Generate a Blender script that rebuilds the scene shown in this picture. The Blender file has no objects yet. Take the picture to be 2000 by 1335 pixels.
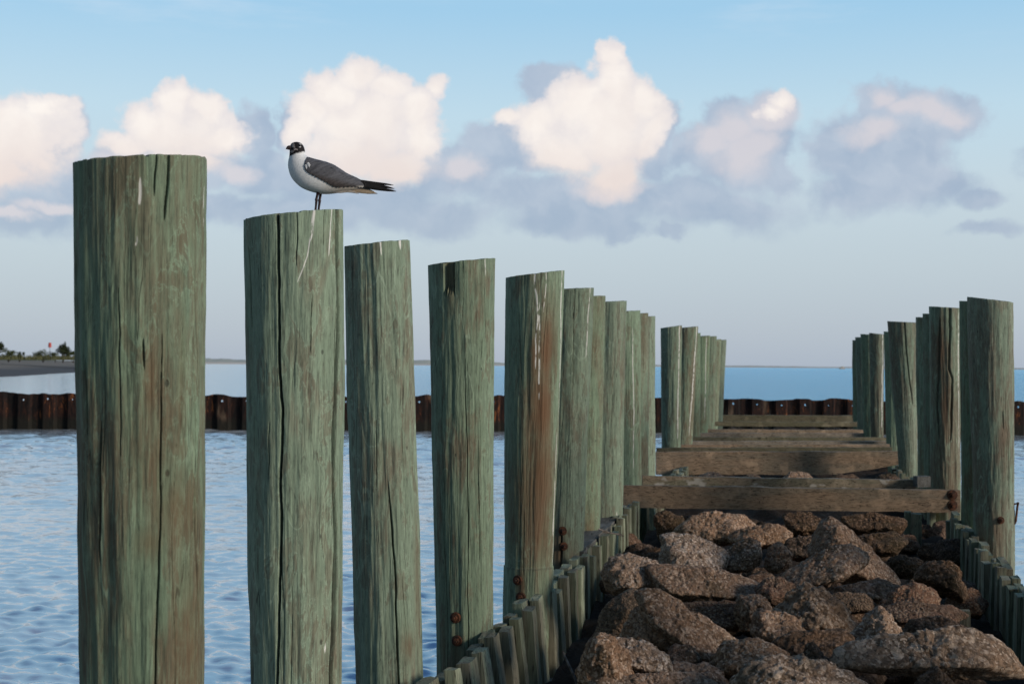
import bpy, bmesh, math, random
import numpy as np
from mathutils import Vector, Matrix
R_ = math.radians
random.seed(7)
sc = bpy.context.scene
COL = sc.collection

# ------------------------------------------------------------------ camera
F_PX = 2778.0                     # focal length in photograph pixels (2000 wide)
YAW, PITCH, ROLL = math.atan(545 / F_PX), math.atan(44.5 / F_PX), R_(0.47)
EYE = np.array([0.0, 0.0, 1.70])  # water level is Z = 0
_F0 = np.array([-math.sin(YAW), math.cos(YAW), 0.0])
_R0 = np.array([math.cos(YAW), math.sin(YAW), 0.0])
_F = _F0 * math.cos(PITCH) + np.array([0, 0, math.sin(PITCH)])
_U0 = -_F0 * math.sin(PITCH) + np.array([0, 0, math.cos(PITCH)])
_R = _R0 * math.cos(ROLL) + _U0 * math.sin(ROLL)
_U = _U0 * math.cos(ROLL) - _R0 * math.sin(ROLL)

def ray(px, py):
    return _F + (px - 1000) / F_PX * _R - (py - 667.5) / F_PX * _U

def at(px, py, depth):
    return EYE + depth * ray(px, py)

def on_z(px, py, Z):
    d = ray(px, py)
    return EYE + d * (Z - EYE[2]) / d[2]

cam_d = bpy.data.cameras.new('camera')
cam_d.lens = 50; cam_d.sensor_width = 36
cam_d.clip_start = 0.05; cam_d.clip_end = 60000
cam_d.dof.use_dof = True; cam_d.dof.focus_distance = 5.6; cam_d.dof.aperture_fstop = 7.5
cam = bpy.data.objects.new('camera', cam_d); COL.objects.link(cam)
cam.matrix_world = Matrix(((_R[0], _U[0], -_F[0], EYE[0]), (_R[1], _U[1], -_F[1], EYE[1]),
                           (_R[2], _U[2], -_F[2], EYE[2]), (0, 0, 0, 1)))
sc.camera = cam

# ------------------------------------------------------------------ numpy noise
def _hash(ix, iy, iz, seed):
    h = (ix.astype(np.int64) * 374761393 + iy.astype(np.int64) * 668265263 + iz.astype(np.int64) * 1274126177 + seed * 144665) & 0xffffffff
    h = ((h ^ (h >> 13)) * 1274126177) & 0xffffffff
    h = ((h ^ (h >> 16)) * 668265263) & 0xffffffff
    return (h ^ (h >> 15)).astype(np.float64) / 4294967295.0 * 2 - 1

def vnoise(p, seed=0):
    i = np.floor(p).astype(np.int64); f = p - i
    u = f * f * f * (f * (f * 6 - 15) + 10)
    r = 0
    for dx in (0, 1):
        wx = u[:, 0] if dx else 1 - u[:, 0]
        for dy in (0, 1):
            wy = u[:, 1] if dy else 1 - u[:, 1]
            for dz in (0, 1):
                wz = u[:, 2] if dz else 1 - u[:, 2]
                r = r + wx * wy * wz * _hash(i[:, 0] + dx, i[:, 1] + dy, i[:, 2] + dz, seed)
    return r

def fbm(p, seed=0, octv=4, gain=.5):
    a, s, r = 1.0, 1.0, 0
    for k in range(octv):
        r = r + a * vnoise(p * s + k * 17.3, seed + k); a *= gain; s *= 2.03
    return r

# ------------------------------------------------------------------ object helpers
def tag(o, label=None, cat=None, group=None, kind=None):
    if label: o['label'] = label
    if cat: o['category'] = cat
    if group: o['group'] = group
    if kind: o['kind'] = kind
    return o

def thing(name, label, cat, loc=(0, 0, 0), group=None):
    o = bpy.data.objects.new(name, None); COL.objects.link(o)
    o.location = Vector(loc); o.empty_display_size = .1
    return tag(o, label, cat, group)

def mesh_obj(name, V, Fc, mat, origin=(0, 0, 0), parent=None, smooth=True, attrs=None, colattr=None):
    V = np.asarray(V, dtype=np.float64) - np.asarray(origin, dtype=np.float64)
    me = bpy.data.meshes.new(name)
    if isinstance(Fc, np.ndarray):
        n = Fc.shape[1]
        me.vertices.add(len(V)); me.vertices.foreach_set('co', V.ravel())
        me.loops.add(Fc.size); me.loops.foreach_set('vertex_index', Fc.ravel().astype(np.int32))
        me.polygons.add(len(Fc))
        me.polygons.foreach_set('loop_start', np.arange(0, Fc.size, n, dtype=np.int32))
        me.polygons.foreach_set('loop_total', np.full(len(Fc), n, dtype=np.int32))
        me.update(calc_edges=True)
    else:
        me.from_pydata([tuple(v) for v in V], [], Fc)
    me.validate()
    if smooth: me.polygons.foreach_set('use_smooth', np.ones(len(me.polygons), dtype=bool))
    for k, a in (attrs or {}).items():
        at_ = me.attributes.new(k, 'FLOAT', 'POINT'); at_.data.foreach_set('value', np.asarray(a, dtype=np.float32))
    if colattr is not None:
        at_ = me.attributes.new('tint', 'FLOAT_COLOR', 'POINT')
        c4 = np.ones((len(V), 4), dtype=np.float32); c4[:, :3] = colattr
        at_.data.foreach_set('color', c4.ravel())
    me.materials.append(mat); me.update()
    o = bpy.data.objects.new(name, me); COL.objects.link(o)
    o.location = Vector(origin)
    if parent is not None:
        o.parent = parent
        pl = parent.matrix_world.translation if parent.parent else parent.location
        po = parent; acc = Vector((0, 0, 0))
        while po is not None: acc += po.location; po = po.parent
        o.location = Vector(origin) - acc
    return o

def grid_faces(nu, nv, wrap_u=False):
    """faces of a grid whose vertex (u,v) is at index v*nu+u"""
    uu = np.arange(nu if wrap_u else nu - 1); vv = np.arange(nv - 1)
    U, Vv = np.meshgrid(uu, vv); U2 = (U + 1) % nu
    return np.stack([Vv * nu + U, Vv * nu + U2, (Vv + 1) * nu + U2, (Vv + 1) * nu + U], -1).reshape(-1, 4)

# ------------------------------------------------------------------ material helpers
class NT:
    def __init__(self, name):
        self.m = bpy.data.materials.new(name); self.m.use_nodes = True
        self.t = self.m.node_tree; self.t.nodes.clear()
        self.out = self.n('ShaderNodeOutputMaterial')
        self.b = self.n('ShaderNodeBsdfPrincipled')
        self.t.links.new(self.b.outputs[0], self.out.inputs[0])
    def n(self, typ, **kw):
        nd = self.t.nodes.new(typ)
        for k, v in kw.items(): setattr(nd, k, v)
        return nd
    def l(self, a, b): self.t.links.new(a, b)
    def set(self, sock, v):
        if hasattr(v, 'node'): self.l(v, sock)
        else: sock.default_value = v
    def math(self, op, a, b=0.0, c=None, clamp=False):
        nd = self.n('ShaderNodeMath', operation=op, use_clamp=clamp)
        self.set(nd.inputs[0], a); self.set(nd.inputs[1], b)
        if c is not None: self.set(nd.inputs[2], c)
        return nd.outputs[0]
    def vmath(self, op, a, b=(0, 0, 0)):
        nd = self.n('ShaderNodeVectorMath', operation=op)
        self.set(nd.inputs[0], a); self.set(nd.inputs[1], b)
        return nd.outputs[0]
    def sstep(self, x, lo, hi, a=0.0, b=1.0):
        nd = self.n('ShaderNodeMapRange', interpolation_type='SMOOTHSTEP')
        self.set(nd.inputs[0], x)
        for k, v in zip((1, 2, 3, 4), (lo, hi, a, b)): self.set(nd.inputs[k], v)
        return nd.outputs[0]
    def mix(self, f, a, b, mode='MIX'):
        nd = self.n('ShaderNodeMix', data_type='RGBA', blend_type=mode)
        self.set(nd.inputs[0], f)
        for s, v in ((nd.inputs[6], a), (nd.inputs[7], b)):
            if hasattr(v, 'node'): self.l(v, s)
            else: s.default_value = (v[0], v[1], v[2], 1)
        return nd.outputs[2]
    def noise(self, vec, scale, detail=4, rough=.55, dist=0.0):
        nd = self.n('ShaderNodeTexNoise')
        self.l(vec, nd.inputs['Vector']); nd.inputs['Scale'].default_value = scale
        nd.inputs['Detail'].default_value = detail; nd.inputs['Roughness'].default_value = rough
        nd.inputs['Distortion'].default_value = dist
        return nd.outputs[0]
    def voro(self, vec, scale, feature='F1', out=0, rnd=1.0):
        nd = self.n('ShaderNodeTexVoronoi', feature=feature)
        self.l(vec, nd.inputs['Vector']); nd.inputs['Scale'].default_value = scale
        nd.inputs['Randomness'].default_value = rnd
        return nd.outputs[out]
    def scaled(self, vec, s):
        return self.vmath('MULTIPLY', vec, s)
    def coords(self, rnd=True):
        tc = self.n('ShaderNodeTexCoord').outputs['Object']
        if rnd:
            oi = self.n('ShaderNodeObjectInfo').outputs['Random']
            tc = self.vmath('ADD', tc, self.vmath('MULTIPLY', self.comb(oi, oi, oi), (37.0, 53.0, 91.0)))
        return tc
    def comb(self, x, y, z):
        nd = self.n('ShaderNodeCombineXYZ')
        for s, v in zip(nd.inputs, (x, y, z)): self.set(s, v)
        return nd.outputs[0]
    def attr(self, name):
        return self.n('ShaderNodeAttribute', attribute_name=name)
    def rand(self): return self.n('ShaderNodeObjectInfo').outputs['Random']
    def bump(self, h, strength=.5, dist=.01, nrm=None):
        nd = self.n('ShaderNodeBump'); nd.inputs['Strength'].default_value = strength
        nd.inputs['Distance'].default_value = dist; self.l(h, nd.inputs['Height'])
        if nrm is not None: self.l(nrm, nd.inputs['Normal'])
        return nd.outputs[0]
    def done(self, color=None, rough=.8, normal=None, spec=.3):
        if color is not None:
            if hasattr(color, 'node'): self.l(color, self.b.inputs['Base Color'])
            else: self.b.inputs['Base Color'].default_value = (*color, 1)
        self.set(self.b.inputs['Roughness'], rough)
        self.b.inputs['Specular IOR Level'].default_value = spec
        if normal is not None: self.l(normal, self.b.inputs['Normal'])
        return self.m

def post_material(name, green, brown, mint, dark, patch=.5):
    t = NT(name); c = t.coords()
    s = lambda k, z: t.scaled(c, (k, k, z))
    grain = t.noise(s(1, .06), 90, 7, .68)
    grain2 = t.noise(s(1, .035), 230, 4, .6)
    mott = t.noise(s(1, .30), 48, 6, .72, .4)
    fleck = t.noise(s(1, .09), 300, 3, .6)
    big = t.noise(s(1, .32), 5.5, 5, .6, .6)
    mid = t.noise(s(1, .22), 15, 4, .6, .5)
    tone = t.noise(s(1, .25), 2.6, 2, .5)
    f = t.math('ADD', t.math('MULTIPLY', big, .65), t.math('MULTIPLY', mid, .35))
    f = t.math('ADD', f, t.math('MULTIPLY', t.math('SUBTRACT', t.noise(s(1, .12), 45, 4, .65), .5), .16))
    col = t.mix(t.sstep(f, patch - .06, patch + .08), green, brown)
    col = t.mix(t.sstep(tone, .4, .7, 0, .4), col, mint)
    # light rims left by the peeling knife
    ln = t.math('ABSOLUTE', t.math('SUBTRACT', t.noise(s(1, .27), 7.5, 2.5, .55, .9), .5))
    lmask = t.sstep(t.noise(s(1, .5), 3.1, 2), .46, .62)
    line = t.math('MULTIPLY', t.sstep(ln, .004, .016, 1, 0), lmask)
    col = t.mix(t.math('MULTIPLY', line, .7), col, tuple(x * 1.12 for x in mint))
    p2 = t.noise(s(1, .38), 15, 6, .66, .5)
    col = t.mix(t.sstep(p2, .555, .595, 0, .55), col, brown)
    rim = t.math('MULTIPLY', t.sstep(t.math('ABSOLUTE', t.math('SUBTRACT', p2, .55)), .004, .013, 1, 0), t.sstep(tone, .38, .6))
    col = t.mix(t.math('MULTIPLY', rim, .6), col, tuple(x * 1.15 for x in mint))
    # curved knife marks, dark on their upper side
    ln2 = t.math('ABSOLUTE', t.math('SUBTRACT', t.noise(t.vmath('ADD', s(1, .2), (11, 4, 7)), 9.5, 3, .55, .6), .5))
    knife = t.math('MULTIPLY', t.sstep(ln2, .002, .009, 1, 0), t.sstep(t.noise(t.vmath('ADD', s(1, .5), (2, 8, 3)), 4.3, 2), .5, .62))
    col = t.mix(t.math('MULTIPLY', knife, .42), col, (.035, .038, .028))
    # grain streaks
    col = t.mix(t.sstep(grain, .45, .66, .0, .30), col, dark)
    col = t.mix(t.sstep(mott, .50, .70, .0, .42), col, dark)
    col = t.mix(t.sstep(mott, .34, .48, .38, 0), col, mint)
    col = t.mix(t.sstep(grain2, .5, .68, 0, .38), col, tuple(min(1, x * 1.6) for x in green))
    col = t.mix(t.sstep(fleck, .56, .70, 0, .55), col, dark)
    fl = t.noise(s(1, .022), 210, 2, .5)
    col = t.mix(t.math('MULTIPLY', t.sstep(fl, .60, .68), t.sstep(t.noise(s(1, .4), 9, 2), .42, .6, .1, .6)), col, dark)
    # hairline checks
    hc = t.math('ABSOLUTE', t.math('SUBTRACT', t.noise(s(1, .03), 26, 2, .5, .2), .5))
    hmask = t.sstep(t.noise(s(1, .35), 7, 2), .54, .64)
    hair = t.math('MULTIPLY', t.sstep(hc, .002, .009, 1, 0), hmask)
    # small knots and worm holes
    v = t.voro(s(1, .55), 17)
    vr = t.n('ShaderNodeTexVoronoi'); t.l(s(1, .55), vr.inputs['Vector']); vr.inputs['Scale'].default_value = 17
    cr = t.n('ShaderNodeSeparateColor'); t.l(vr.outputs['Color'], cr.inputs[0])
    pit = t.math('MULTIPLY', t.sstep(v, .05, .11, 1, 0), t.math('GREATER_THAN', cr.outputs[0], .84))
    inkd = t.math('MAXIMUM', hair, pit)
    col = t.mix(t.math('MULTIPLY', inkd, .68), col, (.020, .019, .015))
    # rust / tannin stains, end-grain, cracks, droppings and painted sunlit edges from mesh attributes
    rust = t.math('MULTIPLY', t.attr('stain').outputs['Fac'], t.sstep(t.noise(s(1, .1), 14, 4), .24, .52))
    col = t.mix(rust, col, (.130, .064, .026))
    col = t.mix(t.math('MULTIPLY', t.attr('crack').outputs['Fac'], .62), col, (.04, .034, .025))
    drp_lit = t.math('MULTIPLY', t.attr('drop_lit_edge').outputs['Fac'], t.sstep(t.noise(s(1, .35), 60, 3), .36, .5))
    col = t.mix(drp_lit, col, (.62, .60, .55))
    oi = t.rand()
    hv = t.n('ShaderNodeHueSaturation'); t.l(col, hv.inputs['Color'])
    t.l(t.math('MULTIPLY_ADD', oi, .3, .86), hv.inputs['Value'])
    oi2 = t.math('FRACT', t.math('MULTIPLY', oi, 17.31))
    t.l(t.math('MULTIPLY_ADD', oi2, .3, .74), hv.inputs['Saturation'])
    h = t.math('SUBTRACT', t.math('ADD', t.math('ADD', t.math('MULTIPLY', grain, .6), t.math('MULTIPLY', mott, .7)), t.math('ADD', t.math('MULTIPLY', big, 1.0), t.math('MULTIPLY', grain2, .35))), t.math('MULTIPLY', inkd, .4))
    h = t.math('ADD', h, t.math('MULTIPLY', line, .15))
    return t.done(hv.outputs[0], .78, t.bump(h, .6, .006), .25)

M = {}
GREEN, BROWN, MINT, DARK = (.156, .214, .138), (.148, .120, .074), (.240, .320, .218), (.045, .054, .038)
M['post'] = post_material('treated_pile_wood', GREEN, BROWN, MINT, DARK, .47)
M['post_green'] = post_material('green_pile_wood', GREEN, BROWN, MINT, DARK, .545)

def plank_material(name, a, b, dark, axis, speck=True, flaky=False):
    t = NT(name); c = t.coords()
    st = [1, 1, 1]; st[axis] = .03
    s = t.scaled(c, tuple(st))
    grain = t.noise(s, 120, 7, .68, .3)
    st2 = [1, 1, 1]; st2[axis] = .09
    big = t.noise(t.scaled(c, tuple(st2)), 7, 5, .6, .4)
    col = t.mix(t.sstep(big, .40, .62), a, b)
    col = t.mix(t.sstep(grain, .44, .66, 0, .7), col, dark)
    col = t.mix(t.sstep(t.noise(c, 5, 3), .55, .7, 0, .5), col, tuple(x * 1.7 for x in a))
    ink = t.sstep(t.math('ABSOLUTE', t.math('SUBTRACT', t.noise(s, 28, 2), .5)), .003, .012, 1, 0)
    if speck:
        vr = t.n('ShaderNodeTexVoronoi'); t.l(c, vr.inputs['Vector']); vr.inputs['Scale'].default_value = 26
        cr = t.n('ShaderNodeSeparateColor'); t.l(vr.outputs['Color'], cr.inputs[0])
        sp = t.math('MULTIPLY', t.sstep(vr.outputs['Distance'], .1, .2, 1, 0), t.math('GREATER_THAN', cr.outputs[0], .72))
        sp = t.math('MULTIPLY', sp, t.sstep(t.noise(c, 3.5, 2), .42, .54))
        ink = t.math('MAXIMUM', ink, sp)
    col = t.mix(t.math('MULTIPLY', ink, .8), col, (.015, .012, .01))
    if flaky: col = t.mix(t.sstep(t.noise(t.scaled(c, (.45, 1, 1)), 9, 3), .56, .62, 0, .8), col, (.42, .39, .35))
    hv = t.n('ShaderNodeHueSaturation'); t.l(col, hv.inputs['Color'])
    t.l(t.math('MULTIPLY_ADD', t.rand(), .5, .75), hv.inputs['Value'])
    h = t.math('SUBTRACT', t.math('ADD', grain, t.math('MULTIPLY', big, .6)), ink)
    return t.done(hv.outputs[0], .85, t.bump(h, .6, .006), .2)

M['beam'] = plank_material('weathered_beam_wood', (.29, .205, .138), (.235, .19, .138), (.06, .043, .03), 0)
M['beam_green'] = plank_material('mossy_beam_wood', (.205, .175, .115), (.16, .145, .09), (.055, .045, .03), 0)
M['beam_pale'] = plank_material('pale_beam_wood', (.32, .265, .21), (.26, .22, .17), (.09, .07, .054), 0)
M['beam_flaky'] = plank_material('flaking_beam_wood', (.25, .195, .14), (.18, .165, .115), (.06, .046, .033), 0, True, True)
M['board'] = plank_material('greenish_board_wood', (.20, .225, .155), (.20, .18, .13), (.055, .056, .040), 2, False)
M['gray_plank'] = plank_material('grey_plank_wood', (.16, .155, .145), (.10, .095, .085), (.04, .038, .035), 1)

def rust_metal(name, a=(.11, .040, .018), b=(.03, .015, .010)):
    t = NT(name); c = t.coords()
    n = t.noise(c, 40, 4)
    return t.done(t.mix(t.sstep(n, .35, .65), a, b), .8, t.bump(n, .5, .004), .3)
M['rust'] = rust_metal('rusty_bolt_steel')
M['rod'] = rust_metal('dull_rod_steel', (.20, .17, .15), (.06, .045, .035))

def rock_material(name, a, b, pale, pebble=38, pebamt=.5):
    t = NT(name); c = t.coords()
    wob = t.vmath('ADD', c, t.scaled(t.comb(t.noise(c, 9, 2), t.noise(t.vmath('ADD', c, (5, 3, 1)), 9, 2), t.noise(t.vmath('ADD', c, (1, 7, 4)), 9, 2)), (.05, .05, .05)))
    big = t.noise(c, 3.2, 5, .6, .5)
    fine = t.noise(c, 55, 6, .7)
    grit = t.noise(c, 190, 3, .6)
    vr = t.n('ShaderNodeTexVoronoi'); t.l(wob, vr.inputs['Vector']); vr.inputs['Scale'].default_value = pebble
    vd = t.voro(wob, pebble, 'DISTANCE_TO_EDGE')
    cr = t.n('ShaderNodeSeparateColor'); t.l(vr.outputs['Color'], cr.inputs[0])
    vr2 = t.n('ShaderNodeTexVoronoi'); t.l(wob, vr2.inputs['Vector']); vr2.inputs['Scale'].default_value = pebble * 2.3
    cr2 = t.n('ShaderNodeSeparateColor'); t.l(vr2.outputs['Color'], cr2.inputs[0])
    col = t.mix(t.sstep(big, .38, .62), a, b)
    pmask = t.sstep(t.noise(t.vmath('ADD', c, (9, 2, 5)), 4.5, 3), .36, .56)
    col = t.mix(t.math('MULTIPLY', t.sstep(cr.outputs[0], .55, 1, 0, pebamt), pmask), col, pale)
    col = t.mix(t.math('MULTIPLY', t.sstep(cr.outputs[1], .6, 1, 0, .7), pmask), col, tuple(x * .35 for x in b))
    col = t.mix(t.sstep(cr2.outputs[0], .72, 1, 0, .6), col, pale)
    col = t.mix(t.sstep(cr2.outputs[1], .7, 1, 0, .6), col, tuple(x * .3 for x in a))
    col = t.mix(t.sstep(fine, .46, .72, 0, .75), col, tuple(x * .35 for x in a))
    col = t.mix(t.sstep(t.noise(t.vmath('ADD', c, (3, 3, 3)), 2.6, 4), .54, .68, 0, .55), col, (.038, .036, .02))   # dark algae film
    vg = t.n('ShaderNodeTexVoronoi'); t.l(c, vg.inputs['Vector']); vg.inputs['Scale'].default_value = 105
    cg = t.n('ShaderNodeSeparateColor'); t.l(vg.outputs['Color'], cg.inputs[0])
    gm = t.sstep(t.noise(t.vmath('ADD', c, (6, 1, 8)), 6, 3), .34, .58, .25, 1)
    col = t.mix(t.math('MULTIPLY', t.math('MULTIPLY', t.sstep(cg.outputs[0], .74, .9), gm), .75), col, pale)
    col = t.mix(t.math('MULTIPLY', t.sstep(cg.outputs[1], .70, .9), .55), col, tuple(x * .22 for x in b))
    hv = t.n('ShaderNodeHueSaturation'); t.l(col, hv.inputs['Color'])
    t.l(t.math('MULTIPLY_ADD', t.rand(), .5, .86), hv.inputs['Value'])
    t.l(t.math('MULTIPLY_ADD', t.math('FRACT', t.math('MULTIPLY', t.rand(), 13.7)), .22, .98), hv.inputs['Saturation'])
    peb = t.math('MULTIPLY', t.sstep(vr.outputs['Distance'], .1, .75, 1, 0), pmask)
    h = t.math('ADD', t.math('MULTIPLY', peb, .6), t.math('ADD', t.math('MULTIPLY', fine, 1.1), t.math('MULTIPLY', grit, .35)))
    h = t.math('ADD', h, t.math('MULTIPLY', cr2.outputs[2], .35))
    h = t.math('ADD', h, t.math('MULTIPLY', cg.outputs[2], .45))
    return t.done(hv.outputs[0], .9, t.bump(h, 1.0, .020), .2)
M['rock_brown'] = rock_material('brown_shelly_rock', (.36, .232, .160), (.275, .180, .126), (.62, .48, .38))
M['rock_pale'] = rock_material('pale_shelly_rock', (.40, .275, .20), (.31, .215, .155), (.66, .54, .45), 34, .8)
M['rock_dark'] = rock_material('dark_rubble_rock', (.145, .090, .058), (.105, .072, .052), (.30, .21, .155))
M['rock_red'] = rock_material('reddish_rubble_rock', (.255, .150, .105), (.19, .122, .088), (.42, .31, .23), 60, .3)
M['rock_cong'] = rock_material('pebbly_concrete_rock', (.345, .235, .165), (.26, .182, .13), (.64, .51, .41), 24, .95)
M['rock_smooth'] = rock_material('smooth_grey_brown_rock', (.27, .185, .13), (.21, .148, .108), (.36, .27, .2), 80, .25)

# ------------------------------------------------------------------ world: evening sky with cumulus
W = bpy.data.worlds.new('World'); sc.world = W; W.use_nodes = True
SUN_AZ, SUN_EL = R_(108), R_(18)             # azimuth clockwise from the pier axis (+Y)

def build_world():
    t = NT.__new__(NT); t.t = W.node_tree; t.t.nodes.clear()
    out = t.n('ShaderNodeOutputWorld')
    sky = t.n('ShaderNodeTexSky', sky_type='NISHITA'); sky.sun_disc = False
    sky.sun_elevation = SUN_EL; sky.sun_rotation = SUN_AZ; sky.altitude = 0
    bg1 = t.n('ShaderNodeBackground'); t.l(t.vmath('MULTIPLY', sky.outputs[0], (.25, .25, .25)), bg1.inputs[0]); bg1.inputs[1].default_value = .05
    d = t.n('ShaderNodeTexCoord').outputs['Generated']
    sep = t.n('ShaderNodeSeparateXYZ'); t.l(d, sep.inputs[0])
    az = t.math('ARCTAN2', sep.outputs[0], sep.outputs[1])
    el = t.math('ARCSINE', sep.outputs[2])
    # clear-sky gradient by elevation
    rp = t.n('ShaderNodeValToRGB'); t.l(t.math('DIVIDE', el, R_(90)), rp.inputs[0])
    def lin(c): return tuple(((x / 255 + .055) / 1.055) ** 2.4 if x > 10 else x / 255 / 12.92 for x in c)
    stops = [(0, (170, 182, 198)), (1.5, (178, 190, 203)), (4, (188, 202, 212)), (7, (196, 213, 223)), (10, (190, 217, 232)), (14, (160, 204, 233)), (26, (170, 209, 237)), (37, (146, 194, 230)), (52, (60, 110, 172)), (75, (26, 58, 104)), (90, (22, 50, 92))]
    els = rp.color_ramp.elements
    for k, (e, c) in enumerate(stops):
        x = els[k] if k < 2 else els.new(e / 90)
        x.position = e / 90; x.color = (*lin(c), 1)
    grad = rp.outputs[0]
    P = t.comb(az, el, 0.0)
    # warp the coordinates so that outlines billow
    def nz(vec, sc_, det, off, rough=.55):
        nd = t.n('ShaderNodeTexNoise'); nd.inputs['Scale'].default_value = sc_
        nd.inputs['Detail'].default_value = det; nd.inputs['Roughness'].default_value = rough
        t.l(t.vmath('ADD', vec, off), nd.inputs['Vector']); return nd
    w1 = nz(P, 16, 5, (3, 1, 5), .6)
    wv = t.vmath('SUBTRACT', w1.outputs['Color'], (.5, .5, .5))
    PW = t.vmath('ADD', P, t.vmath('MULTIPLY', wv, (.055, .042, 0)))
    def blob_field(lst, pw):
        acc = None
        for (px, py, rx, ry) in lst:
            r = ray(px, py); r = r / np.linalg.norm(r)
            a, e = math.atan2(r[0], r[1]), math.asin(r[2])
            mp = t.n('ShaderNodeMapping', vector_type='TEXTURE')
            src = pw
            if acc is not None:          # evaluate the puffs one after another
                ch = t.n('ShaderNodeVectorMath', operation='MULTIPLY_ADD'); t.l(acc, ch.inputs[0])
                ch.inputs[1].default_value = (1e-9, 1e-9, 0); t.l(pw, ch.inputs[2]); src = ch.outputs[0]
            t.l(src, mp.inputs['Vector'])
            mp.inputs['Location'].default_value = (a, e, 0)
            mp.inputs['Scale'].default_value = (rx / F_PX, ry / F_PX, 1)
            ln = t.n('ShaderNodeVectorMath', operation='LENGTH'); t.l(mp.outputs[0], ln.inputs[0])
            v = ln.outputs['Value']
            if acc is None: acc = v
            else:
                nd = t.n('ShaderNodeMath', operation='SMOOTH_MIN'); t.l(acc, nd.inputs[0]); t.l(v, nd.inputs[1]); nd.inputs[2].default_value = .18
                acc = nd.outputs[0]
        return acc
    cream = [(45,275,105,80),(85,222,48,34),(15,235,60,40),(-45,290,110,90),(20,335,70,40),(-130,260,90,60),
             (345,265,105,68),(343,200,48,42),(398,212,42,40),(290,250,65,42),(430,265,55,50),(240,285,55,32),(350,315,90,32),
             (705,240,128,100),(700,140,52,38),(655,170,58,46),(745,165,52,40),(612,205,56,50),(800,205,66,48),(852,172,38,34),(586,245,46,52),(770,315,70,46),(690,295,120,48),(830,255,50,50),
             (1190,240,110,108),(1194,112,30,36),(1198,142,54,40),(1203,172,82,52),(1130,205,66,66),(1262,195,42,52),(1060,245,75,48),(1000,238,42,22),(1200,335,72,55),(1270,265,42,55),(1110,290,85,55),
             (1516,190,30,27),(1498,214,28,22)]
    pink = [(100,410,60,14),(460,345,50,20),(20,425,60,14),(1720,185,42,24),(1760,205,50,26),(1815,205,44,30),(1500,225,66,46),(1430,255,60,50),(1450,300,80,60),(1390,270,50,40),(1700,250,60,36),(1480,290,60,50),(1390,285,50,35),(1860,215,45,28),(1200,375,80,22),(900,330,60,30),(640,340,60,22),(230,330,70,26)]
    grey = [(55,365,150,75),(115,270,60,62),(40,430,125,36),(-110,380,140,80),
            (345,335,190,55),(485,255,52,55),(525,345,90,55),(420,420,210,42),(610,420,160,42),
            (715,395,220,55),(895,340,110,68),(560,250,40,60),(820,420,180,40),
            (1130,395,250,62),(1085,180,66,55),(1000,300,135,55),(1290,290,45,90),(1110,435,190,32),
            (1450,305,115,95),(1490,245,72,70),(1420,235,70,50),(1380,290,70,60),(1330,405,115,62),(1420,420,125,48),(1520,330,50,70),
            (1720,295,155,105),(1800,225,130,58),(1655,385,92,52),(1870,212,58,52),(1765,355,150,52),(1712,205,78,58),
            (1915,382,62,28),(1935,452,78,20),(1300,462,46,13),(1205,455,70,18),
            (2120,300,120,60),(2300,380,150,60)]
    fS = blob_field([(0,275,130,95),(345,265,130,90),(705,235,150,125),(1190,250,125,135),(1500,210,60,50)], t.vmath('ADD', PW, (-.012, .024, 0)))
    n_fine = nz(P, 48, 8, (7, 2, 1), .66).outputs[0]
    n_soft = nz(P, 24, 5, (2, 9, 4), .6).outputs[0]
    n_shade = nz(PW, 17, 4, (5, 5, 2), .5).outputs[0]
    n_shade2 = nz(t.vmath('ADD', PW, (.007, -.009, 0)), 17, 4, (5, 5, 2), .5).outputs[0]
    relief = t.math('SUBTRACT', n_shade, n_shade2)
    fC = t.math('ADD', blob_field(cream, PW), t.math('MULTIPLY', t.math('SUBTRACT', n_fine, .5), .85))
    fG = t.math('ADD', blob_field(grey, PW), t.math('MULTIPLY', t.math('SUBTRACT', n_soft, .5), .95))
    fK = t.math('ADD', blob_field(pink, PW), t.math('MULTIPLY', t.math('SUBTRACT', n_soft, .5), .9))
    n_low = nz(P, 13, 3, (4, 8, 1), .5).outputs[0]
    def puff(vec, sc_):                                    # cauliflower lobes
        nd = t.n('ShaderNodeTexVoronoi', voronoi_dimensions='2D')
        nd.inputs['Scale'].default_value = sc_; t.l(vec, nd.inputs['Vector']); return nd.outputs['Distance']
    PQ = t.vmath('ADD', P, t.vmath('MULTIPLY', wv, (.018, .016, 0)))
    def lobes(vec): return t.math('ADD', t.math('MULTIPLY', puff(vec, 42), .62), t.math('MULTIPLY', puff(vec, 95), .38))
    lb = lobes(PQ)
    relief = t.math('MULTIPLY', relief, .7)
    fC = t.math('ADD', fC, t.math('MULTIPLY', t.math('SUBTRACT', lb, .36), .30))
    fG = t.math('ADD', fG, t.math('MULTIPLY', t.math('SUBTRACT', lb, .36), .2))
    lowf = t.sstep(el, R_(6.2), R_(9.4), .42, 0)          # bases dissolve into the grey bank
    wid = t.math('ADD', t.sstep(n_low, .40, .66, .0, .14), lowf)
    aC = t.sstep(fC, t.math('SUBTRACT', .80, wid), t.math('ADD', 1.14, t.math('MULTIPLY', wid, .4)), 1, 0)
    aG = t.sstep(fG, t.sstep(el, R_(5.5), R_(9), .5, .74), t.sstep(el, R_(5.5), R_(9), 1.25, 1.12), .95, 0)
    aK = t.sstep(fK, .3, 1.25, .85, 0)
    cg = t.mix(t.sstep(relief, -.12, .12), lin((160, 177, 200)), lin((186, 197, 213)))
    cg = t.mix(t.sstep(el, R_(5.0), R_(7.2), .5, 0), cg, lin((158, 176, 198)))
    cc = t.mix(t.sstep(relief, -.15, .13), lin((243, 232, 226)), lin((255, 246, 238)))
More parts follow.
